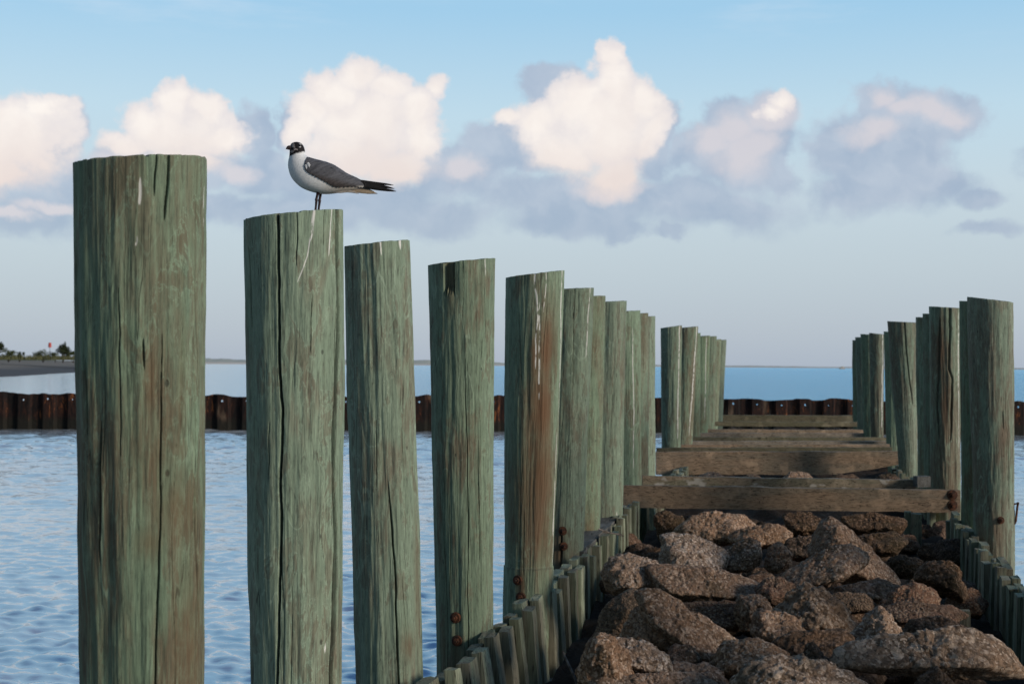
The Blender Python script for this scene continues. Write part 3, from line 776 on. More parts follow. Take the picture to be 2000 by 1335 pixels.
def board_wall(name, label, X, Ys, tops, side_out, seed, leanf=1.0):
    rng = random.Random(seed)
    root = thing(name, label, 'board wall', (X, (Ys[0] + Ys[-1]) / 2, 0))
    for k in range(len(Ys) - 1):
        y0, y1 = Ys[k] + .003, Ys[k + 1] - .003
        off = side_out * (.062 if k % 2 else 0) + rng.uniform(-.008, .008)
        tz = tops(0.5 * (y0 + y1), k) + rng.uniform(-.03, .03)
        yc = (y0 + y1) / 2; lean = rng.uniform(-.03, .03); leanx = (rng.uniform(-.01, .03) + .15 * max(0, min(1, (8.6 - yc) / 2.5)) * leanf) * side_out
        p0 = np.array([X + off - leanx * .6, yc, -.5]); p1 = np.array([X + off + leanx * .4, yc + lean, tz])
        th_ = rng.uniform(.045, .055)
        V, F = plank_mesh(p0, p1, XA, YA, th_, y1 - y0 + (.05 if k % 2 else 0), 26, seed + k, .0022)
        topm = V[:, 2] > tz - .03
        V[topm, 2] += (V[topm, 1] - yc) * rng.uniform(-.08, .08) + .006 * fbm(V[topm] * 28, k, 2)
        mesh_obj('board', V, F, M['board'], origin=(p0 + p1) / 2, parent=root, smooth=False)
    return root

def ylist(y0, y1, seed, lo=.10, hi=.17):
    rng = random.Random(seed); ys = [y0]
    while ys[-1] < y1: ys.append(ys[-1] + rng.uniform(lo, hi))
    return ys
lt = lambda y, k: .445 + .024 * max(0, y - 8.2) - (.08 if k in (3, 9) else 0)
wl = board_wall('board_bulkhead', 'low wall of upright worn greenish boards along the foot of the left pilings', -1.275, ylist(4.6, 12.1, 5), lt, -1, 11)
for (q0, q1, w, h) in (((-1.40, 9.2, .47), (-1.40, 12.0, .50), .16, .05),):
    V, F = plank_mesh(q0, q1, XA, ZA, w, h, 40, 77, .006)
    mesh_obj('cap_plank', V, F, M['gray_plank'], origin=((q0[0] + q1[0]) / 2, (q0[1] + q1[1]) / 2, .48), parent=wl, smooth=False)
rt = lambda y, k: .44 + .012 * max(0, y - 8.5)
wr = board_wall('board_bulkhead', 'low wall of dark shaded upright boards along the foot of the right pilings', 1.275, ylist(5.0, 12.2, 9), rt, 1, 31)
# farther boards glimpsed under the beams
wl2 = board_wall('board_bulkhead', 'short run of boards half hidden behind the front beam on the left', -1.20, ylist(12.7, 18.0, 15, .2, .3), lambda y, k: .50, -1, 51)
wr2 = board_wall('board_bulkhead', 'short run of dark boards half hidden behind the front beam on the right', 1.22, ylist(12.9, 18.0, 19, .2, .3), lambda y, k: .50, 1, 61)
# separate stakes standing under the right end of the front beam
for k, (px, py, d, lab) in enumerate(((1773,998,11.6,'thin upright stake under the front beam, nearest to the middle of the pier'), (1790,1002,11.5,'wider upright stake right beside the thin one under the front beam'))):
    c = at(px, py, d)
    V, F = plank_mesh((c[0], c[1], -.2), c, XA, YA, .05 + .03 * k, .10, 20, 90 + k, .004)
    tag(mesh_obj('stake', V, F, M['board'], origin=(c[0], c[1], .1), smooth=False), lab, 'wooden stake', 'stakes under the front beam')
c = at(1885, 1190, 7.4)
V, F = plank_mesh((c[0], c[1], -.1), c, XA, YA, .05, .06, 12, 97, .004)
tag(mesh_obj('stake', V, F, M['board'], origin=(c[0], c[1], .1), smooth=False), 'short stub of a stake among the rocks by the right board wall', 'wooden stake')

def tube(name, pts, r, mat, parent=None, label=None, cat=None, seg=8, group=None):
    pts = np.array(pts, float); V = []
    for i, p in enumerate(pts):
        d = pts[min(i + 1, len(pts) - 1)] - pts[max(i - 1, 0)]; d /= np.linalg.norm(d)
        a = np.cross(d, ZA if abs(d[2]) < .9 else XA); a /= np.linalg.norm(a); b = np.cross(d, a)
        rr = r[i] if hasattr(r, '__len__') else r
        for k in range(seg):
            V.append(p + rr * (a * math.cos(6.2832 * k / seg) + b * math.sin(6.2832 * k / seg)))
    F = [list(f) for f in grid_faces(seg, len(pts), True)] + [list(range(seg)), [(len(pts) - 1) * seg + k for k in range(seg)][::-1]]
    o = mesh_obj(name, V, F, mat, origin=pts[0], parent=parent)
    if label: tag(o, label, cat, group)
    return o
tube('metal_rod', [at(1099,1272,5.75), at(1112,1300,5.7), at(1122,1322,5.65), at(1136,1360,5.6)], .005, M['rod'], None, 'thin bare metal rod leaning against the left board wall', 'metal rod')
bp = broad_post[0]
tube('bent_rod', [at(1976,1036,10.55), at(1984,1018,10.5), at(1987,990,10.5), at(1989,980,10.5)], .008, M['rust'], bp)
tube('bent_rod', [at(1974,985,10.5), at(1990,982,10.5)], .006, M['rust'], bp)
for k, (a, b) in enumerate((((1168,1032),(1218,1046)),((1176,1038),(1214,1042)))):
    tube('dry_reed', [at(a[0],a[1],9.9), at((a[0]+b[0])/2,(a[1]+b[1])/2+1,9.9), at(b[0],b[1],9.95)], .004, M['rod'], None,
         ('upper of the two dry reed stalks on the grey cap plank', 'lower of the two dry reed stalks on the grey cap plank')[k], 'dry reed', 8, 'dry reeds on the cap plank')
tube('diagonal_brace', [at(1712,1135,10.9), at(1745,1085,11.2), at(1790,1030,11.6)], .011, M['rust'], None, 'dark thin rod slanting up through the rocks to the right board wall', 'metal rod')

# ------------------------------------------------------------------ rocks
_bm = bmesh.new(); bmesh.ops.create_icosphere(_bm, subdivisions=6, radius=1)
ICO6 = np.array([v.co[:] for v in _bm.verts]); ICO6F = np.array([[v.index for v in f.verts] for f in _bm.faces]); _bm.free()
_bm = bmesh.new(); bmesh.ops.create_icosphere(_bm, subdivisions=4, radius=1)
ICO4 = np.array([v.co[:] for v in _bm.verts]); ICO4F = np.array([[v.index for v in f.verts] for f in _bm.faces]); _bm.free()

def rock(label, poly, mat, seed, hgt=1.28, thick=.42, depth=None, group='rocks heaped between the board walls', p_exp=14, rough=1.0, big=True, cat='rock', dscale=1.0, grow=1.17):
    rng = np.random.default_rng(900 + seed)
    poly = np.array(poly, float)
    ctr = poly.mean(0); poly = ctr + (poly - ctr) * grow; yb = poly[:, 1].max()
    if depth is None: depth = hgt * F_PX / (min(yb, 1335 + (yb - 1335) * .5) - 712) * dscale
    s = depth / F_PX
    q = (poly - ctr) * s; q[:, 1] *= -1                     # local metres: right, up
    wd = q[:, 0].max() - q[:, 0].min(); hh = q[:, 1].max() - q[:, 1].min()
    td = thick * max(min(wd, hh * 1.8), .6 * wd)
    area = 0.5 * np.sum(q[:, 0] * np.roll(q[:, 1], -1) - np.roll(q[:, 0], -1) * q[:, 1])
    if area < 0: q = q[::-1]
    planes = []
    for k in range(len(q)):
        a, b = q[k], q[(k + 1) % len(q)]
        e = b - a; nn = np.array([e[1], -e[0]]); nn /= np.linalg.norm(nn) + 1e-9
        d = max(np.dot(nn, a), .12 * min(wd, hh))
        upw = max(0, nn[1])
        for sg in (1, -1):
            al = R_(rng.uniform(14, 34) + (14 * upw if sg > 0 else 0))
            planes.append((np.array([nn[0] * math.cos(al), nn[1] * math.cos(al), sg * math.sin(al)]), d * math.cos(al) * 1.04))
    for sg in (1, -1):
        for k in range(3):
            v = np.array([rng.uniform(-.45, .45), rng.uniform(-.2, .55), sg]); v /= np.linalg.norm(v)
            planes.append((v, td * rng.uniform(.78, 1.02)))
    D = ICO6 if big else ICO4; FF = ICO6F if big else ICO4F
    acc = 0
    for (nv, d) in planes: acc = acc + np.clip(D @ nv / d, 0, None) ** p_exp
    r = acc ** (-1.0 / p_exp) * 1.03
    V = D * r[:, None]
    sz = min(wd, hh)
    ns = fbm(V / sz * 1.7 + seed * 5.1, seed, 4); nf = fbm(V * 26 + seed, seed + 3, 4, .6)
    nb_ = 1 - np.abs(vnoise(V * 13 + seed * 2.2, seed + 8))
    V = V * (1 + .055 * ns * rough)[:, None] + D * (.0085 * nf + .007 * (nb_ - .6))[:, None] * rough
    # local (right, up, toward viewer) -> world, at rest behind its own front face
    n3 = -_F0; W3 = V[:, :1] * _R0 + V[:, 1:2] * ZA + V[:, 2:3] * n3
    c = at(ctr[0], ctr[1], depth)
    o = mesh_obj('rock', W3 + c, FF[:, ::1], M[mat], origin=c)
    tag(o, label, cat, group)
    return o

ROCKS = [
 ('pale pinkish rock with a rough shelly crust against the left board wall', [(1187,1120),(1200,1095),(1230,1086),(1265,1095),(1295,1125),(1290,1150),(1235,1160),(1195,1150)], 'rock_pale', .97),
 ('light tan squarish rock with a steep left face, under the front beam at left', [(1298,1110),(1302,1050),(1350,1043),(1375,1055),(1405,1062),(1417,1085),(1400,1115)], 'rock_pale', 1),
 ('tan rock with a rounded knob at its upper right, right of the squarish tan rock', [(1410,1087),(1440,1064),(1463,1052),(1482,1060),(1482,1095),(1455,1114),(1418,1112)], 'rock_brown', 1),
 ('long low brown slab stretching right from behind the pale pinkish rock', [(1280,1112),(1310,1105),(1380,1112),(1440,1125),(1490,1150),(1500,1180),(1420,1178),(1340,1172),(1300,1160)], 'rock_brown', 1.0),
 ('smooth grey-brown slab tilted up against the foot of the left board wall', [(1168,1240),(1180,1195),(1210,1167),(1240,1157),(1266,1168),(1262,1205),(1225,1257),(1180,1257)], 'rock_smooth', 1),
 ('big dark brown rock sloping down to the right below the long low slab', [(1250,1168),(1290,1157),(1330,1175),(1400,1225),(1440,1250),(1430,1290),(1340,1292),(1280,1245)], 'rock_brown', 1),
 ('crusty brown rock with a black hollow, leaning on the smooth grey-brown slab', [(1215,1257),(1238,1200),(1260,1182),(1300,1205),(1318,1240),(1312,1282),(1250,1264)], 'rock_brown', .98),
 ('rounded brown rock at the lower left corner of the heap beside the metal rod', [(1130,1312),(1150,1262),(1170,1241),(1195,1245),(1217,1270),(1232,1312),(1200,1340),(1140,1340)], 'rock_brown', .98),
 ('pale crusted rock lying across the rounded brown one in the lower left of the heap', [(1190,1265),(1215,1251),(1265,1262),(1300,1285),(1308,1312),(1270,1320),(1215,1304)], 'rock_pale', .97),
 ('brown rock cut off by the bottom edge below the pale crusted rock', [(1163,1340),(1180,1321),(1260,1318),(1330,1311),(1380,1330),(1388,1385),(1160,1385)], 'rock_brown', 1),
 ('dark pitted rock at the bottom between two brown neighbours left of the pebbly boulder', [(1300,1302),(1330,1292),(1390,1302),(1425,1340),(1405,1370),(1300,1362)], 'rock_brown', 1.02),
 ('flat-topped warm brown rock just above and left of the pebbly boulder', [(1393,1292),(1425,1256),(1480,1253),(1532,1280),(1527,1312),(1450,1327),(1400,1314)], 'rock_brown', 1.0),
 ('big pebbly concrete boulder at the bottom edge, studded with light stones', [(1443,1345),(1468,1302),(1520,1285),(1570,1287),(1640,1310),(1700,1342),(1725,1395),(1440,1395)], 'rock_cong', .98),
 ('long slanting block with a light pebbly end pointing up to the right', [(1523,1140),(1545,1115),(1620,1073),(1652,1065),(1680,1085),(1676,1107),(1610,1140),(1550,1150)], 'rock_brown', .93),
 ('tall peaked slab behind the long slanting block, tip near the front beam', [(1590,1090),(1612,1032),(1628,1020),(1645,1026),(1690,1065),(1745,1122),(1735,1142),(1650,1132)], 'rock_brown', 1.03),
 ('broad triangular rock with a lit peak in the middle of the heap', [(1508,1202),(1545,1162),(1565,1145),(1590,1148),(1640,1180),(1664,1215),(1652,1243),(1580,1240)], 'rock_cong', .97),
 ('small reddish brown wedge rock left above the broad triangular rock', [(1478,1150),(1500,1130),(1520,1128),(1554,1148),(1552,1172),(1510,1182),(1485,1168)], 'rock_red', .98),
 ('log-shaped brown rock below the broad triangular rock', [(1474,1217),(1488,1194),(1540,1205),(1592,1230),(1604,1264),(1540,1272),(1480,1243)], 'rock_brown', 1),
 ('dark knobbly rock under the log-shaped brown rock', [(1505,1272),(1550,1238),(1640,1235),(1664,1265),(1634,1302),(1540,1312)], 'rock_dark', 1),
 ('wide dark slab with a dip in its top, right of the long slanting block', [(1640,1132),(1672,1110),(1720,1130),(1780,1118),(1788,1140),(1740,1184),(1650,1168)], 'rock_brown', 1.02),
 ('smooth purplish flat rock right of the broad triangular rock', [(1624,1167),(1645,1158),(1690,1162),(1707,1180),(1697,1193),(1645,1196)], 'rock_smooth', .97),
 ('rusty orange-brown rock above the dark reddish slab on the right', [(1713,1192),(1750,1157),(1785,1143),(1820,1153),(1830,1180),(1790,1202),(1730,1202)], 'rock_red', .98),
 ('dark grey pebbled rock wedged against the right board wall', [(1793,1132),(1810,1103),(1840,1096),(1870,1110),(1882,1150),(1877,1172),(1830,1155)], 'rock_dark', .98),
 ('pale pointed pebbly rock rising behind the huge long boulder', [(1648,1272),(1690,1217),(1714,1194),(1735,1200),(1762,1242),(1766,1268),(1700,1282)], 'rock_pale', .97),
 ('huge long pebbly boulder sloping down to the lower right corner', [(1633,1300),(1660,1265),(1760,1243),(1870,1235),(1930,1250),(1967,1280),(2004,1325),(1950,1335),(1780,1318),(1660,1316)], 'rock_cong', .97),
 ('dark reddish slab between the rusty orange-brown rock and the huge long boulder', [(1728,1192),(1770,1177),(1850,1185),(1878,1200),(1852,1220),(1760,1228)], 'rock_red', 1),
 ('dusky rock tucked behind the right shoulder of the huge long boulder', [(1768,1242),(1790,1215),(1850,1210),(1897,1236),(1882,1262),(1800,1262)], 'rock_dark', 1),
 ('small upright tan rock left of the long slanting block', [(1497,1102),(1505,1070),(1520,1062),(1543,1080),(1542,1107),(1510,1114)], 'rock_brown', 1),
 ('large grey-brown rock in shade right under the left half of the front beam', [(1320,1052),(1350,1015),(1390,1003),(1440,1006),(1472,1030),(1462,1052),(1400,1062)], 'rock_brown', 1.0),
 ('low brown rock in shade between the large grey-brown rock and the tall peaked slab', [(1428,1052),(1460,1032),(1510,1025),(1542,1040),(1532,1064),(1450,1070)], 'rock_brown', 1.0),
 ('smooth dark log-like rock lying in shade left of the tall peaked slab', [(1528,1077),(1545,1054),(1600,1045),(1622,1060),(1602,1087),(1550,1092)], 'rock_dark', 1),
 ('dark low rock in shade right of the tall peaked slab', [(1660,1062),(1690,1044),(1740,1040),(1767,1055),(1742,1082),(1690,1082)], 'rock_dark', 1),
 ('small reddish wedge in front of the dark knobbly rock, above the pebbly boulder', [(1558,1307),(1575,1267),(1590,1258),(1614,1285),(1632,1312),(1600,1328)], 'rock_red', .97),
 ('dark pointed rock at the bottom edge under the huge long boulder', [(1768,1345),(1810,1320),(1826,1306),(1850,1325),(1872,1348),(1850,1385),(1780,1385)], 'rock_dark', .98),
 ('shadowed brown rock between the long low slab and the log-shaped rock', [(1438,1192),(1450,1167),(1490,1170),(1508,1195),(1492,1222),(1450,1227)], 'rock_brown', 1.0),
 ('dark reddish slab lying under the long low brown slab', [(1310,1182),(1400,1176),(1460,1180),(1472,1210),(1420,1228),(1350,1218)], 'rock_red', 1.02),
 ('small dark red stone in the hollow under the big dark brown rock', [(1300,1285),(1322,1262),(1345,1262),(1366,1288),(1350,1305),(1310,1305)], 'rock_red', .97),
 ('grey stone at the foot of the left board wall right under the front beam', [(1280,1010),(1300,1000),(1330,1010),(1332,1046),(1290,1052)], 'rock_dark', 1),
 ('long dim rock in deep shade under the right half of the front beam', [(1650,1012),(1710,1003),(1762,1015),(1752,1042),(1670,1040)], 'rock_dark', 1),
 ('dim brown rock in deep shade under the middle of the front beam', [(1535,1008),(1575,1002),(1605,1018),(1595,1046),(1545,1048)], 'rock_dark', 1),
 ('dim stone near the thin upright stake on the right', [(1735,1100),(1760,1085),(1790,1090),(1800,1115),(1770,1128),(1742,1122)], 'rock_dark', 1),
]
for i, (lab, poly, mat, ds) in enumerate(ROCKS):
    rock(lab, poly, mat, i, dscale=ds, rough=.55 if mat == 'rock_smooth' else (1.35 if mat in ('rock_pale', 'rock_cong') else 1.0))
# rubble seen through the gaps between the beams
gap_rocks = [('pale-topped rubble stone lying behind the second beam on the left', 1390, 934, 15.2, .30), ('pale rubble stone behind the second beam left of its middle', 1470, 936, 15.0, .24),
             ('brown rubble stone behind the middle of the second beam', 1560, 937, 15.4, .34), ('dark rubble stone behind the second beam right of its middle', 1650, 938, 15.1, .36), ('dark rubble stone behind the right end of the second beam', 1735, 938, 15.6, .3)]
for i, (lab, px, py, d, w) in enumerate(gap_rocks):
    k = w * F_PX / d; a = random.uniform(.3, .5)
    rock(lab, [(px - k/2, py), (px - k/4, py - k*a/2), (px + k/5, py - k*a/2), (px + k/2, py + 2), (px + k/4, py + k*a/2), (px - k/3, py + k*a/2)], 'rock_brown' if i < 3 else 'rock_dark', 200 + i, depth=d, big=False, group='rubble behind the second beam')
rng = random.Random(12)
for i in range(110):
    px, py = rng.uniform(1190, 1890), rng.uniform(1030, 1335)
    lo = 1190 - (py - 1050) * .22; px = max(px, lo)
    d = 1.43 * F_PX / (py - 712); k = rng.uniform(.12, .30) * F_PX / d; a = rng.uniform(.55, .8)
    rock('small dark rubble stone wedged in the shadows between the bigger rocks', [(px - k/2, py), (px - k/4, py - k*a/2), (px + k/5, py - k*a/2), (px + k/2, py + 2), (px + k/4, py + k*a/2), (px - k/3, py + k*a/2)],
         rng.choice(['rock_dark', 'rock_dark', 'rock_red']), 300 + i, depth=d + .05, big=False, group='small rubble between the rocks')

def rubble_bed():
    nx, ny = 40, 240
    X, Y = np.meshgrid(np.linspace(-1.245, 1.245, nx), np.linspace(4.2, 31, ny))
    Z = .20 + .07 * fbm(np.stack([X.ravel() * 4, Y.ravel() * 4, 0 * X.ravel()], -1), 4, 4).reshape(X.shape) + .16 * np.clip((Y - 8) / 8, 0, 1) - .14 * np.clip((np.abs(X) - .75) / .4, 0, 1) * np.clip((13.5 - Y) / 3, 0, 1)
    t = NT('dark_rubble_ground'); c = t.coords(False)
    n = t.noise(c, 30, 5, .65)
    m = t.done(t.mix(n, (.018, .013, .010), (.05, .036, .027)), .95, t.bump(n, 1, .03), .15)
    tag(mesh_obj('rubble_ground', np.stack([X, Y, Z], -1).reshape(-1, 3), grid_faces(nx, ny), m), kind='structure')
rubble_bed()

# ------------------------------------------------------------------ rusty sheet-pile wall
def sheet_wall():
    t = NT('rusty_sheet_steel'); c = t.coords(False)
    sp = t.n('ShaderNodeSeparateXYZ'); t.l(c, sp.inputs[0])
    st = t.noise(t.scaled(c, (1, 1, .22)), 13, 6, .74, .6)
    n = t.noise(c, 11, 5, .65)
    lowv = t.noise(t.scaled(c, (1, 1, .5)), 1.3, 3, .6)
    st = t.math('ADD', st, t.math('MULTIPLY', t.math('SUBTRACT', lowv, .52), .45))
    col = t.mix(t.sstep(st, .38, .56), (.006, .004, .004), (.030, .012, .008))
    col = t.mix(t.sstep(st, .575, .66, 0, .9), col, (.27, .090, .026))
    col = t.mix(t.sstep(t.noise(t.scaled(c, (1, 1, .3)), 2.3, 3), .60, .70, 0, .6), col, (.22, .15, .10))
    col = t.mix(t.sstep(n, .5, .75, 0, .6), col, (.012, .008, .007))
    col = t.mix(t.sstep(t.math('ADD', sp.outputs[2], t.math('MULTIPLY', n, .25)), .30, .52, .9, 0), col, (.012, .012, .009))
    m = t.done(col, .85, t.bump(n, .7, .03), .25)
    # run of the wall as seen: (px of waterline, depth)
    A = on_z(-260, 836, 0); B = on_z(1000, 843.5, 0); Cc = on_z(2300, 852.5, 0)
    rngw = random.Random(4)
    V = []; F = []
    def run(P0, P1):
        d = (P1 - P0)[:2]; L = np.linalg.norm(d); d /= L; nrm = np.array([d[1], -d[0]])    # toward the viewer
        per = .60; k = int(L / per); per = L / k
        def vert(s, o, z): V.append((P0[0] + d[0] * s + nrm[0] * o, P0[1] + d[1] * s + nrm[1] * o, z)); return len(V) - 1
        def top(s):
            x = P0[0] + d[0] * s
            rag = 1.0 if x < -9.5 else .55
            q = np.array([[x * 1.7, 0, 0], [x * 5.1, 3, 0], [x * .5, 9, 0]]); a = vnoise(q, 5)
            return .885 + rag * (.06 * a[0] + .045 * a[1]) + .03 * a[2]
        for i in range(k):
            s0 = i * per; dep = .05
            segs = [(0, .40, dep, dep), (.40, .52, dep, -dep), (.52, .88, -dep, -dep), (.88, 1, -dep, dep)]
            for j, (a, b, oa, ob) in enumerate(segs):
                sa, sb = s0 + a * per, s0 + b * per
                zl = .60
                if j == 0:
                    # flange with a round lifting hole near its top
                    cs, cz, hr = (sa + sb) / 2 + rngw.uniform(-.02, .02), .745 + rngw.uniform(-.02, .02), .025 * rngw.choice((1, 1, .8, .5))
                    N = 12; zt = .80
                    hole = [vert(cs + hr * math.cos(2 * math.pi * q / N), oa, cz + hr * math.sin(2 * math.pi * q / N)) for q in range(N)]
                    outer = []
                    for q in range(N):
                        a_ = 2 * math.pi * q / N; ca, sa_ = math.cos(a_), math.sin(a_)
                        kx = ((sb - cs) if ca > 0 else (cs - sa)) / max(abs(ca), 1e-6); kz = ((zt - cz) if sa_ > 0 else (cz - zl)) / max(abs(sa_), 1e-6)
                        kk = min(kx, kz); outer.append(vert(cs + ca * kk, oa, cz + sa_ * kk))
                    for q in range(N): F.append([hole[q], outer[q], outer[(q + 1) % N], hole[(q + 1) % N]])
                    for (cx, cz2, qa) in ((sb, zt, R_(45)), (sa, zt, R_(135)), (sa, zl, R_(225)), (sb, zl, R_(315))):
                        ang = math.atan2(cz2 - cz, cx - cs) % (2 * math.pi); q0 = int(ang / (2 * math.pi / N)) % N
                        F.append([outer[q0], vert(cx, oa, cz2), outer[(q0 + 1) % N]])
                    F.append([vert(sa, oa, -.6), vert(sb, oa, -.6), vert(sb, oa, zl), vert(sa, oa, zl)])
                    z0 = zt
                else: z0 = -.6
                nn = 5 if j in (0, 2) else 3
                for q in range(nn):
                    f0, f1 = q / nn, (q + 1) / nn
                    sA, sB = sa + (sb - sa) * f0, sa + (sb - sa) * f1; oA, oB = oa + (ob - oa) * f0, oa + (ob - oa) * f1
                    F.append([vert(sA, oA, z0), vert(sB, oB, z0), vert(sB, oB, top(sB)), vert(sA, oA, top(sA))])
    run(A, B); run(B, Cc)
    o = mesh_obj('sheet_pile_wall', V, F, m, origin=A, smooth=False)
    md = o.modifiers.new('thick', 'SOLIDIFY'); md.thickness = .014; md.offset = 0
    tag(o, 'long low rusty steel sheet-pile wall with lifting holes, crossing the water', 'sheet wall')
sheet_wall()

# ------------------------------------------------------------------ beach, far shore, shrubs
def land():
    t = NT('beach_sand'); c = t.coords(False)
    sp = t.n('ShaderNodeSeparateXYZ'); t.l(c, sp.inputs[0])
    n = t.noise(c, .4, 6, .65); n2 = t.noise(t.scaled(c, (1, 1, 1)), .05, 4, .6)
    zz = t.math('ADD', sp.outputs[2], t.math('MULTIPLY', t.math('SUBTRACT', n2, .5), .7))
    col = t.mix(n, (.15, .125, .105), (.23, .195, .16))
    col = t.mix(t.sstep(zz, .35, .85, 1, 0), col, (.085, .082, .085))
    col = t.mix(t.sstep(t.math('ADD', zz, t.math('MULTIPLY', n, .8)), 1.9, 2.5), col, (.085, .095, .045))
    m = t.done(col, .95, t.bump(n, .6, .2), .15)
    # shoreline traced on the water plane, then inland strips behind it
    shore = [on_z(-900, 800, 0), on_z(-400, 762, 0), on_z(-120, 745, 0), on_z(0, 737, 0), on_z(75, 731, 0), on_z(150, 726, 0), on_z(230, 719.5, 0), on_z(300, 714.5, 0), on_z(340, 711.5, 0)]
    shore = np.array(shore)
    # resample
    tt = np.linspace(0, len(shore) - 1, 160); S = np.stack([np.interp(tt, np.arange(len(shore)), shore[:, k]) for k in range(3)], -1)
    wob = fbm(np.stack([tt * 2.3, 0 * tt, 0 * tt], -1), 2, 3)
    inl = np.array([-.93, .36, 0]); rows = [(-6, -.45), (0, 0.0), (6, .4), (14, .8), (26, 1.25), (40, 1.6), (60, 2.3), (90, 2.7), (200, 2.6), (900, 2.4)]
    V = []
    for (d, z) in rows:
        P = S + inl * d * (1 + np.linalg.norm(S, axis=1)[:, None] / 900); P[:, 0] += wob * 1.6; P[:, 2] = z
        if d > 40: P[:, 2] += .35 * fbm(np.stack([tt * 1.5, 0 * tt + d, 0 * tt], -1), 6, 3)
        V.append(P)
    V = np.concatenate(V)
    tag(mesh_obj('beach', V, grid_faces(160, len(rows))[:, ::1], m), kind='structure')
    # far shore: low sandy land with a scrub line, closing the horizon
    t = NT('hazed_scrub_land'); c = t.coords(False)
    sp = t.n('ShaderNodeSeparateXYZ'); t.l(c, sp.inputs[0])
    n = t.noise(t.scaled(c, (1, 1, 3)), .02, 5, .6)
    zz = t.math('ADD', sp.outputs[2], t.math('MULTIPLY', t.math('SUBTRACT', n, .5), 3.2))
    col = t.mix(t.sstep(zz, 1.7, 2.5), (.56, .49, .42), (.36, .37, .33))  # haze put into the colour: sand and scrub both paled
    m = t.done(col, .95, None, .1)
    pts = [(300, 708.0, 1400, 7.5), (420, 708.5, 1500, 6.6), (620, 709.5, 1700, 6.2), (840, 710.8, 1900, 5.6), (1000, 711.8, 2200, 5.6), (1200, 713, 2700, 5.0), (1450, 714.6, 3200, 4.3), (1560, 715.3, 3300, 3.6), (1700, 716.3, 3500, 3.4), (2100, 719, 3700, 3.2), (2500, 722, 3900, 3.0)]
    pts = np.array(pts, float); k = np.linspace(0, len(pts) - 1, 600)
    px = np.interp(k, np.arange(len(pts)), pts[:, 0]); dd = np.interp(k, np.arange(len(pts)), pts[:, 2]); hh = np.interp(k, np.arange(len(pts)), pts[:, 3])
    base = np.array([EYE + d * np.array(ray(x, 712)) for x, d in zip(px, dd)]); base[:, 2] = 0
    away = base / np.linalg.norm(base[:, :2], axis=1)[:, None]
    nzv = fbm(np.stack([k * 1.6, 0 * k, 0 * k], -1), 3, 5, .65)
    V = []
    for (d, f) in ((-15, -.1), (0, .08), (25, .30), (60, .42), (75, .86), (110, 1.0), (180, .8), (400, .5)):
        P = base + away * d; P[:, 2] = hh * f * (1 + (.28 * nzv if f > .8 else 0)); V.append(P)
    V = np.concatenate(V)
    tag(mesh_obj('far_shore', V, grid_faces(600, 8)[:, ::1], m), kind='structure')
land()

def leaf_mat(name, a, b):
    t = NT(name); c = t.coords()
    return t.done(t.mix(t.noise(c, 1.3, 4), a, b), .8, None, .2)
M['leaf'] = leaf_mat('dune_leaf', (.030, .045, .016), (.085, .095, .034))
M['leaf_dark'] = leaf_mat('dark_dune_leaf', (.018, .028, .014), (.045, .058, .024))
M['bark'] = leaf_mat('shrub_stem_bark', (.06, .045, .03), (.03, .024, .018))
M['grassm'] = leaf_mat('dune_grass_blade', (.075, .085, .035), (.13, .12, .06))

def shrub(name, label, cat, px, py, d, w, h, mat, seed, group, trunk=.2):
    rng = np.random.default_rng(seed)
    c = at(px, py, d); c[2] = 2.0
    root = thing(name, label, cat, c, group)
    n = 1500
    lobes = [(rng.uniform(-.36, .36) * w, rng.uniform(-.3, .3) * w, h * rng.uniform(trunk + .2, .8), rng.uniform(.14, .3) * w, rng.uniform(.16, .3) * h) for _ in range(9)]
    V = []; F = []
    for k in range(n):
        L = lobes[rng.integers(0, len(lobes))]
        dv = rng.normal(size=3); dv /= np.linalg.norm(dv); rr = rng.uniform(.35, 1.05)
        p = np.array([L[0] + dv[0] * L[3] * rr, L[1] + dv[1] * L[3] * rr, max(.05, L[2] + dv[2] * L[4] * rr)])
        a = rng.normal(size=3); a /= np.linalg.norm(a); b = np.cross(a, rng.normal(size=3)); b /= np.linalg.norm(b)
        s = rng.uniform(.07, .17) * (h / 2.5) ** .5
        i = len(V); V += [p - a * s, p + b * s * .5, p + a * s, p - b * s * .5]; F.append((i, i + 1, i + 2, i + 3))
    mesh_obj('crown', np.array(V) + c, np.array(F), M[mat], origin=c, parent=root, smooth=False)
    V = []; F = []
    for q in range(4):
        e = lobes[q]; base = len(V)
        for t_ in np.linspace(0, 1, 5):
            p = np.array([e[0] * t_, e[1] * t_, -.6 + (e[2] + .6) * t_]); r = .09 * (1 - .7 * t_) * h / 2.5
            for k in range(6): V.append(p + r * np.array([math.cos(k * 1.047), math.sin(k * 1.047), 0]))
        F += [list(np.array(f) + base) for f in grid_faces(6, 5, True)]
    mesh_obj('stem', np.array(V) + c, F, M['bark'], origin=c, parent=root)
gs = 'shrubs on the dune behind the beach'
